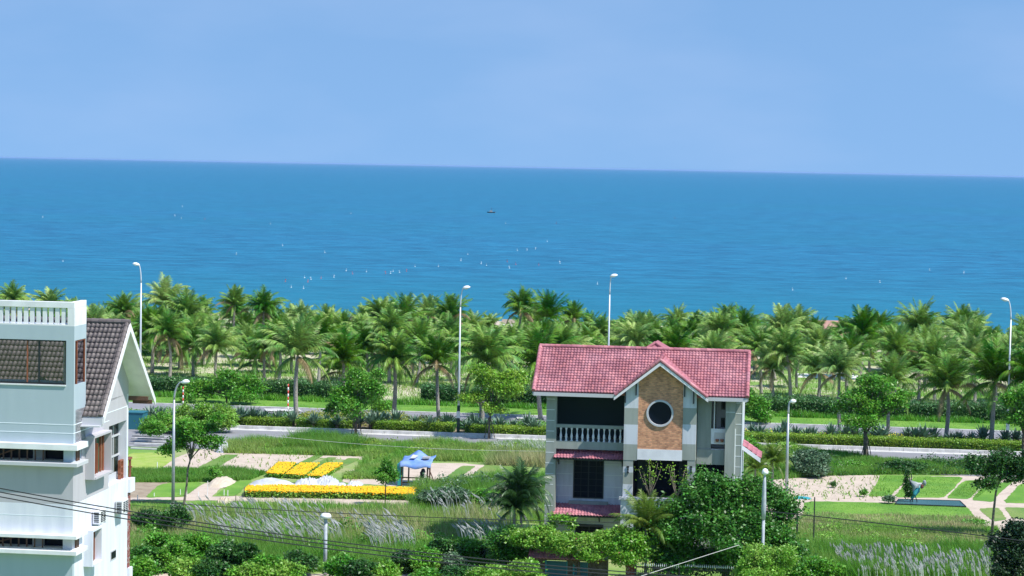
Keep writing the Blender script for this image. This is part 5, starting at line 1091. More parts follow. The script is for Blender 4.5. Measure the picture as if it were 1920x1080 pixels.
ptree('climbing_plant', 1335, 940, [(1337, 862, 12, 10, 0), (1345, 875, 18, 8, 0), (1325, 880, 14, 6, 0), (1343, 850, 5, 10, 0)], 'leaf_bright', 1800, .14, 17, 'light green climbing plant hanging over the balcony at the house right corner', [(1335, 930), (1332, 905), (1338, 875)], tr=.04, k=3, cat='climber')
BUSH = [(298, 812, 298, 790, 34, 20, 'leaf', 'large mixed shrub behind the planks, right of the villa'), (350, 815, 350, 795, 24, 16, 'leaf_bright', 'yellowish shrub behind the concrete lamp post at the road edge'),
        (418, 812, 416, 778, 26, 26, 'leaf_bright', 'tall airy light shrub at the road edge right of the garden tree'), (280, 900, 250, 905, 16, 12, 'leaf', 'small green bush touching the villa brown railing corner'),
(255, 1090, 262, 1062, 30, 20, 'leaf', 'leafy bush squeezed against the villa corner at the bottom edge'), (400, 1092, 402, 1066, 34, 18, 'leaf_dark', 'dark low bush between the lilac stalks and the bottom edge, left field'),
        (480, 1096, 470, 1070, 36, 14, 'leaf_bright', 'low light bush in front of the narrow dark bush'), (565, 1080, 562, 1050, 30, 18, 'leaf_dark', 'dark bush rising left of the small round lamp pole'),
        (640, 1092, 640, 1058, 30, 20, 'leaf', 'green bush directly right of the small round lamp pole'), (800, 1078, 800, 1045, 28, 20, 'leaf', 'green bush between two dark ones at the near field edge'),
        (870, 1096, 872, 1072, 40, 16, 'leaf_dark', 'low dark bush under the cables before the wide green bush'), (310, 1060, 300, 1010, 24, 12, 'leaf', 'small olive bush in the left field, alone in the grass'),
(275, 1075, 270, 1048, 34, 26, 'leaf_glossy', 'glossy green bush at the foot of the white villa'), (335, 1072, 330, 1035, 30, 24, 'leaf', 'green bush next to the glossy one by the villa'),
        (370, 1060, 372, 1022, 34, 22, 'leaf', 'bush with yellowish shoots in the left field'), (350, 1090, 350, 1062, 34, 16, 'leaf_bright', 'low light green bush at the bottom left of the field'),
        (425, 1082, 425, 1035, 34, 22, 'leaf_dark', 'dark green bush in the left field'), (462, 1085, 462, 1040, 20, 26, 'leaf_dark', 'narrow dark bush left of the small round lamp'),
        (500, 1090, 500, 1058, 34, 22, 'leaf', 'rounded green bush left of the small round lamp'), (545, 1092, 540, 1068, 30, 14, 'leaf_bright', 'low bright bush just left of the small round lamp'),
        (680, 1095, 680, 1062, 34, 16, 'leaf_dark', 'low dark bush right of the small round lamp'), (722, 1095, 722, 1070, 26, 18, 'leaf_bright', 'bright green bush at the bottom, right of the small round lamp'),
        (760, 1075, 762, 1045, 28, 20, 'leaf_dark', 'dark glossy bush in the middle of the near field edge'), (832, 1070, 832, 1025, 26, 22, 'leaf_dark', 'upright dark bush in front of the silvery plumes'),
        (880, 1065, 875, 1025, 34, 22, 'leaf', 'wide green bush in front of the silvery plumes'), (912, 1065, 915, 1035, 14, 22, 'leaf_deep', 'nearly black small bush beside the wide green one'),
        (852, 1075, 850, 1050, 20, 14, 'leaf_grey', 'pale grey-green bush among the dark ones'), (800, 1095, 800, 1078, 30, 12, 'leaf', 'low green bush at the bottom edge in mid field'),
        (330, 1000, 330, 965, 26, 16, 'leaf_dark', 'dark bush at the foot of the concrete lamp post'), (290, 992, 280, 968, 34, 14, 'leaf_dark', 'low dark bush between the villa and the concrete lamp post'),
        (830, 950, 840, 925, 46, 14, 'leaf_grey', 'soft green bush right of the long marigold bed'), (900, 950, 905, 930, 34, 12, 'leaf', 'green bush before the dark fan palm'),
        (1520, 1090, 1530, 1060, 40, 22, 'leaf', 'grassy green bush left of the lilac plumes'), (1440, 880, 1440, 862, 24, 12, 'leaf', 'green bush under the small red side roof'),
        (1410, 860, 1400, 835, 26, 16, 'leaf', 'leafy bush behind the small red side roof'), (310, 812, 315, 790, 34, 12, 'leaf_bright', 'light shrub behind the timber pile'), (290, 830, 285, 800, 24, 14, 'leaf', 'green shrub beside the teal container'),
        (1690, 885, 1690, 872, 40, 10, 'leaf_dark', 'low dark weeds bush at the road edge behind the trough'), (1600, 880, 1590, 872, 34, 10, 'leaf', 'low green weeds bush at the foot of the big roadside tree'), (1475, 850, 1465, 838, 30, 9, 'leaf_bright', 'light weeds bush at the kerb by the concrete lamp post')]
for i, (bx, by, cx, cy, rx, ry, mt, lb) in enumerate(BUSH):
    ptree('bush', bx, by, [(cx, cy, rx * .9, ry * .95, 0), (cx - rx * .55, cy + ry * .35, rx * .65, ry * .7, -.4), (cx + rx * .55, cy + ry * .25, rx * .65, ry * .7, .3), (cx, cy + ry * .7, rx * .95, ry * .6, 0)], mt, int(rx * ry * 9) + 600, .19, 200 + i, lb, None, cat='shrub')

# small feather palms near the house ------------------------------------------------
def fan_palm(px, by, cy, lb, var, sc_, dark=False, mt=None):
    u, v = G(px, by); th = top_at(px, cy, v); r = empty('garden_palm', u, v, 0, .4 + px, lb, 'palm tree')
    tm, tp = trunks[2]; t = link('trunk', tm, r); t.scale = (.55, .55, th / 6)
    me = palmv[var][0]
    if mt: me = me.copy(); me.materials[0] = M[mt]
    c = link('crown', me, r, (tp[0] * .55, tp[1] * .55, th)); c.scale = (sc_, sc_, sc_); return r
M['palm_bright'] = mat('bright_palm_leaf', (.13, .24, .03), .4, var=(.20, .27, .05), scale=.6, island=.3, trans=.3)
M['palm_dark'] = mat('dark_palm_leaf', (.015, .055, .015), .4, var=(.05, .12, .03), scale=.6, island=.3, trans=.15)
fan_palm(1210, 1098, 992, 'feathery areca palm arching before the house entrance', 5, .58, mt='palm_bright')
fan_palm(975, 1075, 935, 'dark full palm standing against the left side of the house', 7, .62, mt='palm_dark')
fan_palm(962, 1078, 955, 'lower dark palm tangled below the full one at the house left side', 2, .5, mt='palm_dark')
fan_palm(1448, 925, 868, 'bright palm between the side roof and the concrete lamp post', 2, .45, mt='palm_bright')
fan_palm(1415, 930, 880, 'yellowish palm just under the small red side roof', 5, .38, mt='palm_bright')
# bare frangipani branches at the balcony
def bare_shrub(px, by, ty, seed, lb):
    u, v = G(px, 1052); v = 135.6; u, z0 = PP(px, by, v); zt = PP(px, ty, v)[1]; rr = random.Random(seed)
    r = empty('bare_shrub', u, v, z0, 0, lb, 'shrub'); mb = MB(); tips = []
    for i in range(9):
        a = rr.uniform(0, 6.28); sp = rr.uniform(.2, .75); h = (zt - z0) * rr.uniform(.6, 1)
        p = [(0, 0, 0), (math.cos(a) * sp * .3, math.sin(a) * sp * .2, h * .3), (math.cos(a) * sp * .7, math.sin(a) * sp * .4, h * .65), (math.cos(a) * sp, math.sin(a) * sp * .5, h)]
        mb.tube(p, [.035, .028, .02, .01], 5); tips.append(p[-1]); tips.append(p[2])
    mb.build('branches', M['bark_pale'], r, smooth=True); rs = np.random.RandomState(seed); T = np.repeat(np.array(tips), 9, 0); V, Fc = leaves(T + rs.normal(size=T.shape) * .12, .15, rs); link('foliage', npmesh('foliage', V, Fc, M['leaf_yellow']), r)
bare_shrub(1218, 932, 862, 1, 'pale branched shrub with few yellow leaves on the left of the middle balcony')
bare_shrub(1268, 934, 865, 2, 'almost leafless pale shrub on the right of the middle balcony')

# ================================================================ marigold beds
def flower_bed(pts, h, n, seed, lb):
    poly = PX(pts, h); cu = sum(p[0] for p in poly) / len(poly); cv = sum(p[1] for p in poly) / len(poly)
    r = empty('flower_bed', cu, cv, 0, AG, lb, 'flower bed', 'marigold beds'); rs = np.random.RandomState(seed); cx, cy, _ = W(cu, cv)
    u, v = scatter(poly, n * 2, rs); x, y = Wn(u, v); z = rs.uniform(.05, h, len(u)); V, Fc = leaves(np.c_[x - cx, y - cy + rs.uniform(-.22, .05, len(u)), z], .17, rs); link('foliage', npmesh('foliage', V, Fc, M['leaf_bright']), r)
    u, v = scatter(poly, n, rs); m = len(u); x, y = Wn(u, v); ht = h * rs.uniform(.88, 1.1, m); rad = rs.uniform(.035, .08, m); ht = np.where(rs.rand(m) < .25, ht * rs.uniform(.72, .95, m), ht)
    k = 6; a = np.arange(k) * 2 * math.pi / k; V = np.zeros((m, k + 1, 3)); V[:, :k, 0] = (x - cx)[:, None] + rad[:, None] * np.cos(a); V[:, :k, 1] = (y - cy)[:, None] + rad[:, None] * np.sin(a); V[:, :k, 2] = ht[:, None]
    V[:, k] = np.c_[x - cx, y - cy, ht + rad * .8]; b = (np.arange(m) * (k + 1))[:, None]
    Fs = np.concatenate([np.c_[b + i, b + (i + 1) % k, b + k] for i in range(k)]); link('blossoms', npmesh('blossoms', V.reshape(-1, 3), Fs, M['yellow']), r); return r
flower_bed([(463, 911), (516, 909), (627, 911), (782, 914), (776, 926), (648, 923), (459, 920)], .5, 8000, 1, 'long front bed of yellow marigolds beside the narrow sand path')
flower_bed([(499, 886), (522, 866), (556, 867), (531, 888)], .35, 2600, 2, 'leftmost of the three small slanting marigold beds behind the white tarpaulins')
flower_bed([(535, 888), (564, 868), (599, 868), (570, 890)], .35, 2700, 3, 'middle one of the three small slanting marigold beds behind the white tarpaulins')
flower_bed([(576, 891), (611, 868), (644, 868), (603, 892)], .35, 2700, 4, 'rightmost of the three small slanting marigold beds behind the white tarpaulins')
def mound(name, mt, x0, x1, yb, yt, seed, lb, cat, dv=1.2, rough=.1, flat=1.0):
    u0, v0 = G(x0, yb); u1, v1 = G(x1, yb); zt = PP((x0 + x1) / 2, yt, (v0 + v1) / 2 + dv * .5)[1]; uc, vc = (u0 + u1) / 2, (v0 + v1) / 2 + dv * .8; zt *= .68
    nx, ny = 26, 14; rs = np.random.RandomState(seed); V = []; ru = (u1 - u0) / 2
    for j in range(ny + 1):
        for i in range(nx + 1):
            a = -1 + 2 * i / nx; b = -1 + 2 * j / ny; q = max(0, 1 - (abs(a) ** 2.6 + abs(b) ** 2.2)); z = zt * q ** (.75 * flat) ; z *= 1 + rough * 1.6 * vnoise(np.array([a * 4 + seed]), np.array([b * 3.]), 1.6, seed)[0] * 2
            V.append((a * ru, b * dv, max(-.02, z)))
    Fc = np.array([(j * (nx + 1) + i, j * (nx + 1) + i + 1, (j + 1) * (nx + 1) + i + 1, (j + 1) * (nx + 1) + i) for j in range(ny) for i in range(nx)])
    o = link(name, npmesh(name, np.array(V), Fc, M[mt], smooth=True)); o.location = W(uc, vc); o.rotation_euler = (0, 0, -AG); return tag(o, lb, cat)
mound('covered_heap', 'tarp_w', 463, 546, 911, 895, 1, 'widest heap under white tarpaulin, left of the others behind the marigolds', 'tarpaulin')
mound('covered_heap', 'tarp_w', 546, 600, 911, 895, 2, 'crumpled white tarpaulin heap, second from left behind the marigolds', 'tarpaulin', rough=.25)
mound('covered_heap', 'tarp_w', 586, 632, 911, 891, 3, 'tallest crumpled white tarpaulin heap behind the marigolds', 'tarpaulin', rough=.25)
mound('covered_heap', 'tarp_w', 631, 647, 911, 904, 4, 'smallest white sack heap behind the marigolds', 'tarpaulin', dv=.5, rough=.2)
mound('covered_heap', 'tarp_w', 648, 678, 911, 901, 5, 'low whitish heap of sheets at the right end behind the marigolds', 'tarpaulin', dv=.8, rough=.3)
mound('sand_heap', 'paving', 382, 428, 913, 893, 6, 'rounded heap of pale sand between the small lawns on the left', 'sand heap', dv=2.0, rough=.1, flat=1.0)
mound('covered_heap', 'tarp_w', 270, 312, 885, 879, 7, 'flat strip of white plastic lying beside the sprouts near the villa', 'tarpaulin', dv=.7, rough=.3)
mound('covered_heap', 'tarp_w', 402, 426, 849, 824, 8, 'white sheet thrown over a heap at the road end of the sandy path', 'tarpaulin', dv=.8, rough=.3)
mound('earth_heap', 'paving', 402, 432, 944, 931, 9, 'small brown earth heap left of the long marigold bed', 'earth heap', dv=.7, rough=.3)
mound('teal_sheet', 'teal', 1484, 1522, 936, 931, 10, 'teal plastic sheet lying on the sand by the concrete lamp post', 'plastic sheet', dv=.6, rough=.2)
mound('bright_bag', 'tarp_w', 1536, 1548, 1083, 1070, 11, 'small white bag lying in grass at the bottom, left of the lilac plumes', 'bag', dv=.3, rough=.2)

# ================================================================ street furniture
def lamp_post(px, by, ty, arm, lb, twin=False, h_head=.32, green=True, mtl='metal_w', r0=.11, v=None, group='tall street lamps along the road', side=-1, z0=.1):
    if v is None: u, v = G(px, by, z0)
    else: u = PP(px, ty, v)[0]
    H = top_at(px, ty, v) - z0; r = empty('street_lamp', u, v, z0, 0, lb, 'street lamp', group); mb = MB()
    mb.tube([(0, 0, 0), (0, 0, H * .45), (0, 0, H * .86)], [r0, r0 * .8, r0 * .55], 10); mb.build('pole', M[mtl], r, smooth=True)
    ar = MB(); k = 8; P = [(arm * (i / k) ** 1.7, 0, H * .86 + (H * .14 - .1) * math.sin(math.pi / 2 * i / k)) for i in range(k + 1)]; ar.tube(P, [r0 * .55 - .02 * i / k for i in range(k + 1)], 8); ar.build('arm', M[mtl], r, smooth=True)
    e = P[-1]; sg = 1 if arm > 0 else -1; hd = MB()
    hd.lathe([(.02, 0.17), (h_head * .6, .13), (h_head, 0.0), (h_head * .85, -.08), (.03, -.16)], 0, 0, 14); ho = hd.build('lamp_head', M['lamp'], r, smooth=True); ho.location = (e[0] + sg * .22, 0, e[2] + .02); ho.scale = (1.25, .8, 1); ho.rotation_euler = (0, R_(12) * -sg, 0)
    if green:
        g = MB(); g.tube([(0, 0, 0), (0, 0, 2.6)], [r0 + .035, r0 + .03], 12); g.build('painted_foot', M['darkgreen'], r, smooth=True); g = MB(); g.box(-.16, .16, -r0 - .06, -r0 - .03, 1.5, 2.1); g.build('notice', M['white'], r)
    return r
lamp_post(859, 815, 537, .28, 'tall white street lamp with dark green foot in the middle of the picture', h_head=.3)
lamp_post(1888, 838, 560, -.35, 'tall white street lamp with dark green foot at the right edge')
lamp_post(1144, 0, 515, .14, 'tall white street lamp rising behind the red tiled roof', v=214.5, r0=.11)
lamp_post(265, 0, 494, -.3, 'tall white street lamp rising behind the brown tiled gable', v=214.5, r0=.12)
lamp_post(324, 972, 713, .55, 'thick concrete lamp post with curved arm standing right of the white villa', green=False, mtl='metal_g', r0=.13, group='lamp posts in the gardens', h_head=.24, z0=0)
lamp_post(1474, 934, 750, .1, 'concrete lamp post with curved arm between the house and the grey-green shrub', green=False, mtl='metal_g', r0=.13, group='lamp posts in the gardens', h_head=.2, z0=0)
def post_top(px, ty, v, lb, fat=False):
    u, H = PP(px, ty, v); r = empty('post_lamp', u, v, 0, 0, lb, 'street lamp', 'small post-top lamps'); mb = MB()
    if fat: mb.tube([(0, 0, 0), (0, 0, H - 5.2), (0, 0, H - 4.9), (0, 0, H - 2.9)], .085, 10); mb.tube([(0, 0, H - 2.9), (0, 0, H - 2.2), (0, 0, H - .9), (0.02, 0, H - .35)], [.11, .135, .1, .05], 10)
    else: mb.tube([(0, 0, 0), (0, 0, H - .3)], [.12, .1], 10)
    mb.build('pole', M['concrete_p'], r, smooth=True); hd = MB(); R0 = .2 if fat else .34
    hd.lathe([(.03, -.14), (R0 * .35, -.12), (R0, -.05), (R0 * .92, .08), (R0 * .6, .19), (.02, .24)], 0, 0, 14); ho = hd.build('lamp_head', M['lamp'], r, smooth=True); ho.location = (0.02 if fat else 0, 0, H - .24); return r
post_top(611, 961, 127, 'slim grey post lamp with white mushroom cap at the bottom of the left field')
post_top(1434, 878, 126, 'blue-grey post lamp swelling in the middle, in front of the dense tree', True)
def striped(px, by, ty, lb):
    u, v = G(px, by, .1); H = top_at(px, ty, v); r = empty('striped_pole', u, v, .1, 0, lb, 'marker pole', 'red and white marker poles'); n = 8
    for i in range(n):
        mb = MB(); mb.tube([(0, 0, H * i / n), (0, 0, H * (i + 1) / n)], .07, 8); mb.build('band', M['red' if i % 2 else 'white'], r, smooth=True)
striped(540, 768, 722, 'red and white striped marker pole on the lawn left of the first median palm')
striped(343, 768, 727, 'red and white striped marker pole half hidden by the wide light green shrub')
def stake(px, by, ty, lb, r0=.05, mk='black', z=0, dx=0):
    u, v = G(px, by); H = top_at(px, ty, v); mb = MB(); mb.tube([(0, 0, 0), (dx * .5, 0, H * .5), (dx, 0, H)], [r0, r0 * .9, r0 * .8], 7)
    o = mb.build('post', M[mk]); o.location = W(u, v); o.rotation_euler = (0, 0, -AG); tag(o, lb, 'post'); return o
stake(1525, 1027, 932, 'taller thin dark post left of the large right-hand lawn', .05)
stake(1494, 1010, 961, 'shorter dark post beside the dense tree', .06)
stake(1482, 935, 908, 'thin bare pole on the sand beside the concrete lamp post', .02)
for i, (x, y, t) in enumerate(((258, 938, 928), (289, 931, 924), (338, 928, 917), (350, 930, 908), (372, 931, 922), (389, 932, 902), (420, 929, 918), (427, 930, 919), (295, 879, 866), (402, 846, 834), (384, 860, 843), (442, 942, 928), (458, 932, 912), (1372, 934, 930))):
    if i == 13: continue
    o = stake(x, y, t, '%s thin garden stake from the left beside the small lawns near the villa' % ordw(sorted([258, 289, 338, 350, 372, 389, 420, 427, 295, 402, 384, 442, 458]).index(x) + 1) if i != 13 else None, .035 if i != 5 else .03, 'white' if i < 10 else 'bark_pale'); o['group'] = 'garden stakes'; o['category'] = 'stake'
# tree props
for (x, y) in ((667, 816), (917, 823), (1624, 862)):
    u, v = G(x, y); r = empty('tree_props', u, v, 0, 0, {667: 'three thin stakes propping the round green median tree', 917: 'three thin stakes propping the yellow-green roadside tree', 1624: 'three thin stakes propping the large roadside tree on the right'}[x], 'stakes')
    for k in range(3):
        a = k * 2.09 + .5; mb = MB(); mb.tube([(math.cos(a) * .55, math.sin(a) * .55, 0), (math.cos(a) * .08, math.sin(a) * .08, 1.9)], .035, 6); mb.build('stake', M['bark'], r)

# ---- cables --------------------------------------------------------------------------
def cable(pts, v0, v1, lb, r=.02, mk='cable', group=None, bundle=None):
    """pts: pixels along the cable; depth runs v0..v1; smooth curve"""
    P = []; x0, x1 = pts[0][0], pts[-1][0]
    A = np.array([p[0] for p in pts], float); B = np.array([p[1] for p in pts], float); cf = np.polyfit(A, B, 2 if len(pts) > 2 else 1)
    for i in range(41):
        x = x0 + (x1 - x0) * i / 40; y = np.polyval(cf, x); v = v0 + (v1 - v0) * i / 40; u, z = PP(x, y, v); P.append(W(u, v, z))
    mb = MB(); mb.tube(P, r, 5); o = mb.build('cable', M[mk]); tag(o, lb, 'cable', group); return o
for i, (a, b, c) in enumerate(((908, 1000, 1056), (915, 1008, 1062), (924, 1016, 1070))):
    cable([(-400, a - 72), (0, a), (480, b), (960, c), (1500, c + 34), (2100, c + 50)], 62, 74, ['upper', 'middle', 'lower'][i] + ' one of the three black cables sagging across villa and left field', .018, group='three near cables')
cable([(100, 926), (247, 940), (700, 966), (960, 973), (1160, 981)], 118, 124, 'upper black wire crossing the plume grass to the house front', .022)
cable([(100, 934), (247, 950), (700, 974), (960, 980), (1160, 989)], 118, 124, 'thinner lower wire crossing the plume grass to the house front', .010)
cable([(1434, 958), (1480, 963), (1870, 1008), (2150, 1046)], 126, 124, 'upper black wire running from the post lamp across the right-hand lawn', .03)
cable([(1434, 966), (1480, 971), (1870, 1012), (2150, 1048)], 126, 124, 'thin lower wire running from the post lamp across the right-hand lawn', .010)
cable([(1190, 1084), (1385, 1022)], 120, 125, 'pale straight wire rising right in front of the house gate', .014, 'cable_w')
cable([(500, 816), (640, 830), (960, 845), (1020, 846)], 180, 178, 'faint pale wire above the verge grass before the near road', .012, 'cable_w')

# ================================================================ small structures
def hut():
    u, v = G(775, 912); r = empty('tarpaulin_hut', u, v, 0, 0, 'makeshift hut on poles roofed with blue tarpaulin in the garden', 'hut'); s = v / F_PX
    def U_(x): return PP(x, 880, v)[0] - u
    zt = top_at(775, 872, v); zb = top_at(775, 858, v + 2)
    for x, dv, t in ((753, 0, zt), (801, 0, zt), (757, 2.2, zt + .3), (797, 2.2, zt + .3)):
        mb = MB(); mb.tube([(U_(x), dv, 0), (U_(x) + .03, dv, t)], .06, 7); mb.build('pole', M['wood_dk'], r)
    mb = MB(); mb.tube([(U_(803), 0, zt - .1), (U_(820), -.3, .0)], .04, 6); mb.build('brace', M['wood_dk'], r)
    nx, ny = 16, 10; V = []
    for j in range(ny + 1):
        for i in range(nx + 1):
            a = i / nx; b = j / ny; xx = U_(749) + (U_(808) - U_(749)) * a; z = zt + .1 + (b) * .35 + .10 * math.sin(a * 9 + b * 4) * math.sin(b * 7 + 1) + .3 * max(0, 1 - abs(a - .45) * 3) * b
            if j == 0: z -= .28
            V.append((xx, -.25 + 2.7 * b, z))
    Fc = np.array([(j * (nx + 1) + i, j * (nx + 1) + i + 1, (j + 1) * (nx + 1) + i + 1, (j + 1) * (nx + 1) + i) for j in range(ny) for i in range(nx)])
    o = link('roof_sheet', npmesh('roof_sheet', np.array(V), Fc, M['blue'], smooth=True), r)
    sl_ = o.modifiers.new('t', 'SOLIDIFY'); sl_.thickness = .02
    mb = MB(); mb.add([(U_(766), .6, zt + .42), (U_(776), .5, zt + .45), (U_(779), 1.3, zt + .55), (U_(768), 1.5, zt + .6)], [(0, 1, 2, 3)]); mb.build('patch', M['tarp_w'], r)
    mb = MB(); mb.box(U_(787), U_(800), 1.0, 1.8, zt + .35, zt + .47); mb.build('board', M['concrete'], r)
    mb = MB(); mb.box(U_(746), U_(752), -.05, .1, 0.05, zt + .1); mb.box(U_(744), U_(750), .15, 1.6, .3, zt); mb.build('side_sheet', M['teal'], r)
    for z in (.25, .62):
        mb = MB(); mb.tube([(U_(752), .2, z), (U_(798), .2, z)], .05, 6); mb.build('rail', M['wood_dk'], r)
    mb = MB(); mb.box(U_(786), U_(793), .4, .8, .62, 1.05); mb.lathe([(.2, 1.0), (.12, 1.25), (.02, 1.3)], U_(791), .6, 8); mb.build('pump', M['black'], r)
hut()
def trough():
    pts = PX([(1684, 935), (1800, 938), (1812, 949), (1678, 944)], .12); cu, cv = pts[0]; r = empty('water_trough', cu, cv, 0, 0, 'long shallow water trough with dark rim between the right-hand lawns', 'trough'); L = [(a - cu, b - cv) for a, b in pts]; L = L[::-1]
    mb = MB()
    for i in range(4):
        a, b = Vector((*L[i], 0)), Vector((*L[(i + 1) % 4], 0)); d = (b - a).normalized(); n = Vector((-d.y, d.x, 0)) * .06
        mb.slab([a + Vector((0, 0, .12)), b + Vector((0, 0, .12)), b + n + Vector((0, 0, .12)), a + n + Vector((0, 0, .12))], .1)
    mb.build('rim', M['black'], r); mb = MB(); mb.add([(a, b, .09) for a, b in L], [(0, 1, 2, 3)]); mb.build('water', M['water_d'], r)
trough()
def rags():
    u, v = G(1712, 943); r = empty('cloth_rack', u, v, 0, 0, 'white, teal and red cloths hung over leaning stakes beside the water trough', 'cloths'); s = v / F_PX
    def q(x, y): a, z = PP(x, y, v); return (a - u, z)
    for (x0, y0, x1, y1) in ((1711, 943, 1709, 890), (1706, 940, 1736, 900), (1720, 942, 1702, 885)):
        mb = MB(); a, b = q(x0, y0), q(x1, y1); mb.tube([(a[0], .0, max(0, a[1])), (b[0], .2, b[1])], .035, 6); mb.build('stake', M['black'], r)
    def cloth(name, pts, mk, y, seed):
        pts = [q(*p) for p in pts]; c = (sum(p[0] for p in pts) / len(pts), sum(p[1] for p in pts) / len(pts)); rr = random.Random(seed); V = [(c[0], y - .15, c[1])]; n = len(pts)
        for k, f in ((0, .55), (1, 1)):
            for p in pts: V.append((c[0] + (p[0] - c[0]) * f, y + rr.uniform(-.08, .08) + .06 * k, c[1] + (p[1] - c[1]) * f))
        Fs = [(0, 1 + i, 1 + (i + 1) % n) for i in range(n)]; F4 = [(1 + i, 1 + n + i, 1 + n + (i + 1) % n, 1 + (i + 1) % n) for i in range(n)]
        o = link(name, npmesh(name, np.array(V), [np.array(Fs), np.array(F4)], M[mk], smooth=True), r); m_ = o.modifiers.new('t', 'SOLIDIFY'); m_.thickness = .04
    cloth('white_cloth', [(1706, 900), (1722, 905), (1730, 905), (1728, 914), (1716, 918), (1708, 930), (1711, 912)], 'tarp_w', 0, 1)
    cloth('teal_cloth', [(1726, 910), (1724, 922), (1712, 935), (1707, 934), (1714, 918)], 'teal', -.1, 2)
    cloth('red_cloth', [(1727, 908), (1732, 908), (1731, 914), (1727, 916), (1725, 912)], 'redbrick', -.12, 3)
    cloth('dark_cloth', [(1701, 898), (1706, 900), (1713, 910), (1709, 928), (1703, 932), (1700, 915)], 'black', .15, 4)
    cloth('white_cap', [(1731, 901), (1735, 900), (1737, 905), (1735, 912), (1732, 908)], 'tarp_w', -.1, 5)
rags()
ptree('bush', 1702, 945, [(1700, 908, 6, 18, .5), (1702, 925, 8, 12, .5), (1701, 885, 4, 6, .5)], 'leaf_dark', 1500, .15, 301, 'thin dark weed shrub behind the hung cloths', None, cat='shrub')
ptree('bush', 1668, 945, [(1668, 936, 12, 6, 0)], 'leaf_grey', 700, .15, 302, 'low grey-green tuft at the left end of the water trough', None, cat='shrub')
ptree('bush', 1622, 932, [(1620, 924, 7, 7, 0)], 'leaf', 400, .15, 303, 'tiny green weed on the sand left of the first lawn bed', None, cat='shrub')
ptree('bush', 1563, 915, [(1562, 908, 6, 5, 0)], 'leaf_dark', 300, .15, 304, 'tiny weed in the middle of the right-hand sand', None, cat='shrub')
ptree('bush', 1825, 985, [(1825, 980, 30, 5, 0)], 'leaf', 1500, .15, 305, 'low spreading weed at the right corner of the large lawn', None, cat='shrub')
# timber pile and teal container near the villa
def timber():
    rr = random.Random(4); nm = ['first', 'second', 'third', 'fourth', 'fifth', 'sixth', 'seventh', 'eighth']
    for i in range(8):
        y = 844 - i * 3.3; x0 = 244 + rr.uniform(-3, 10); x1 = 318 + rr.uniform(-14, 18); a = G(x0, y); b = G(x1, y - 1.5 + rr.uniform(-1.5, 1.5)); L = math.dist(a, b); mb = MB(); mb.box(-L / 2, L / 2, -.13, .13, 0, .1); o = mb.build('plank', M['concrete'] if i % 2 else M['kerb']); o.location = W((a[0] + b[0]) / 2, (a[1] + b[1]) / 2, .02 + .06 * (i % 3)); o.rotation_euler = (0, 0, -AG + rr.uniform(-.08, .08))
        tag(o, '%s weathered grey plank from the front in the pile beside the villa' % nm[i], 'plank', 'planks beside the villa')
    u, v = G(256, 806); r = empty('container', u, v, 0, 0, 'teal sheet-metal bin seen right of the villa under the brown gable', 'bin'); zt = top_at(256, 775, v); mb = MB(); mb.box(-1, .55, 0, 1.6, 0, zt); mb.build('body', M['tealdark'], r, bevel=.03)
    mb = MB(); mb.box(-1.05, .6, -.05, 1.65, zt, zt + .08); mb.build('lid', M['tealdark'], r)
timber()
# roofs and parasols glimpsed between the palms
def shed(x0, x1, ytop, v, dep, mk, lb, cat, rise=.7, wall=True, wz=.45):
    u0, z = PP(x0, ytop, v); u1 = PP(x1, ytop, v)[0]; cu = (u0 + u1) / 2; h = (u1 - u0) / 2; g = tz(v); r = empty('beach_building' if wall else 'canopy', cu, v, g, 0, lb, cat); z -= g
    mb = MB(); mb.slab([(-h, 0, z - rise), (h, 0, z - rise), (h * .92, dep / 2, z), (-h * .92, dep / 2, z)], .12); mb.slab([(-h * .92, dep / 2, z), (h * .92, dep / 2, z), (h, dep, z - rise), (-h, dep, z - rise)], .12); mb.build('roof', M[mk], r)
    if wall: mb = MB(); mb.box(-h * .93, h * .93, .5, dep - .5, 0, z - rise - .05); mb.build('wall', M['white'], r)
    else:
        for sx in (-1, 1):
            for yy in (.3, dep - .3): mb = MB(); mb.tube([(sx * h * .9, yy, 0), (sx * h * .9, yy, z - rise)], .06, 6); mb.build('pole', M['metal_w'], r)
shed(1506, 1580, 603, 335, 9, 'roof_far', 'low beach building with reddish roof seen between palms on the right', 'building', 1.0)
shed(1355, 1395, 598, 338, 7, 'roof_far', 'small reddish roof glimpsed above the right slope of the house roof', 'building', .8)
shed(935, 972, 601, 338, 7, 'thatch', 'small thatched beach shelter in the gap left of the lone palm', 'building', 1.2)
shed(1488, 1618, 704, 262, 6, 'white', 'long low white roof behind the palms right of the house', 'building', .5)
shed(1690, 1780, 722, 258, 5, 'white', 'low white roof behind the palms near the right edge', 'building', .4)
shed(432, 478, 640, 275, 5, 'tarp_w', 'pale canopy among the palms left of mid picture', 'canopy', .6, False)
shed(1000, 1080, 672, 262, 5, 'concrete', 'grey low shed under the palms just left of the red roof', 'building', .4)

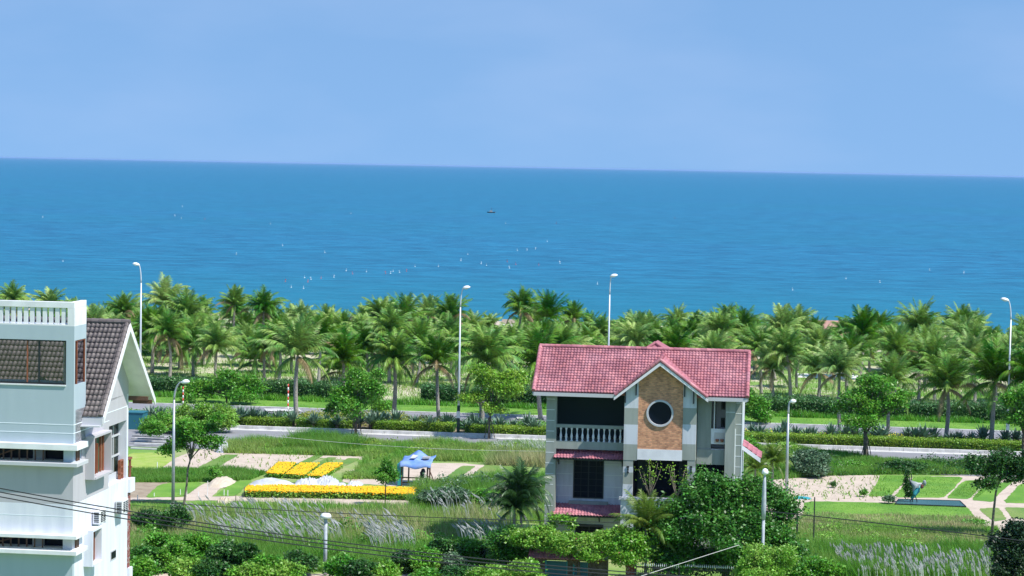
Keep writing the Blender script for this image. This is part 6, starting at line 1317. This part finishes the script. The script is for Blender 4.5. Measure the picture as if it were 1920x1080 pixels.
# ================================================================ sea floats, boat
rr = random.Random(21); fm = MB(); fm.lathe([(.05, -.25), (.45, -.1), (.5, .1), (.3, .35), (.05, .42)], n=8); fl = MB(); fl.tube([(0, 0, .3), (0, 0, 1.9)], .06, 5); fl.add([(0, 0, 1.2), (.9, .02, 1.4), (0, 0, 1.95), (0, .04, 1.2), (.9, .06, 1.4), (0, .04, 1.95)], [(0, 1, 2), (5, 4, 3)])
def me_of(mb, name, mk):
    me = bpy.data.meshes.new(name); me.from_pydata(mb.v, [], mb.f); me.materials.append(M[mk]); return me
fb = {k: me_of(fm, 'float', k) for k in ('white', 'red')}; ff = {k: me_of(fl, 'flag', k) for k in ('white', 'red')}
FLO = [(80, 408, 1), (328, 405, 1), (342, 388, 0), (340, 410, 1), (443, 477, 1), (384, 411, 2), (507, 420, 1), (530, 461, 1), (609, 474, 1), (658, 401, 1), (535, 528, 2), (571, 521, 1), (583, 524, 1), (577, 529, 2), (546, 539, 1), (569, 541, 1), (602, 522, 2), (626, 520, 1), (649, 508, 1), (661, 514, 2), (687, 510, 1), (723, 513, 2), (732, 513, 1), (737, 509, 1), (749, 511, 1), (762, 509, 2), (778, 500, 1), (822, 500, 1), (864, 489, 1), (877, 477, 1), (902, 495, 1), (912, 498, 1), (951, 491, 2), (955, 503, 1), (967, 496, 2), (970, 470, 1), (988, 469, 1), (1004, 467, 1), (1010, 497, 2), (1026, 453, 1), (1049, 491, 1), (1050, 494, 1), (1043, 419, 2), (948, 419, 1), (1265, 409, 2), (1586, 523, 1), (1650, 530, 1), (1743, 507, 1), (1807, 512, 1), (1486, 544, 1), (118, 490, 1), (1120, 533, 1)]
for x, y, k in FLO:
    u, v = G(x, y, -3); d = v / 1100; mk = 'red' if k == 2 else 'white'; s = .24 + .17 * d
    r = empty('net_float', u, v, -3, rr.uniform(0, 6), '%s %s net float from the left, with little flag on the sea' % (ordw(sorted(q[0] for q in FLO if (q[2] == 2) == (k == 2)).index(x) + 1), 'red' if k == 2 else 'white'), 'float', 'net floats on the sea'); r.scale = (s, s, s)
    link('float', fb[mk], r); link('flag', ff[mk], r)
def boat():
    u, v = G(921, 399, -3); r = empty('fishing_boat', u, v, -3, 0, 'small dark fishing boat far out on the sea near mid picture', 'boat'); s = v / F_PX; L = 8 * s
    mb = MB(); V = []
    for i in range(9):
        a = -1 + 2 * i / 8; w_ = .22 * L * (1 - abs(a) ** 2.5) + .02; h = .18 * L * (1 + .6 * a * a); V += [(a * L, -w_, h), (a * L * .9, 0, -.1 * L), (a * L, w_, h)]
    mb.add(V, [(i * 3 + j, i * 3 + 3 + j, i * 3 + 4 + j, i * 3 + 1 + j) for i in range(8) for j in range(2)] + [(i * 3, i * 3 + 2, i * 3 + 5, i * 3 + 3) for i in range(8)]); mb.build('hull', M['wood_dk'], r)
    mb = MB(); mb.box(-.35 * L, .25 * L, -.12 * L, .12 * L, .15 * L, .55 * L); mb.build('cabin', M['concrete'], r); mb = MB(); mb.tube([(0.1 * L, 0, .3 * L), (.1 * L, 0, 1.3 * L)], .025 * L, 6); mb.build('mast', M['wood_dk'], r)
boat()

# ================================================================ sea air
mb = MB(); mb.box(-45000, 45000, -4000, 70000, -10, CAM_H + 1.5)
hz = mb.build('haze', [M['white']]); hm = bpy.data.materials.new('haze_air'); hm.use_nodes = True; N = hm.node_tree.nodes; N.clear(); o_ = N.new('ShaderNodeOutputMaterial'); pv = N.new('ShaderNodeVolumePrincipled')
pv.inputs['Color'].default_value = (.40, .62, 1, 1); pv.inputs['Density'].default_value = 2.2e-5; pv.inputs['Anisotropy'].default_value = 0
hm.node_tree.links.new(pv.outputs[0], o_.inputs['Volume']); hz.data.materials[0] = hm; hz['kind'] = 'stuff'; sc.cycles.volume_bounces = 0
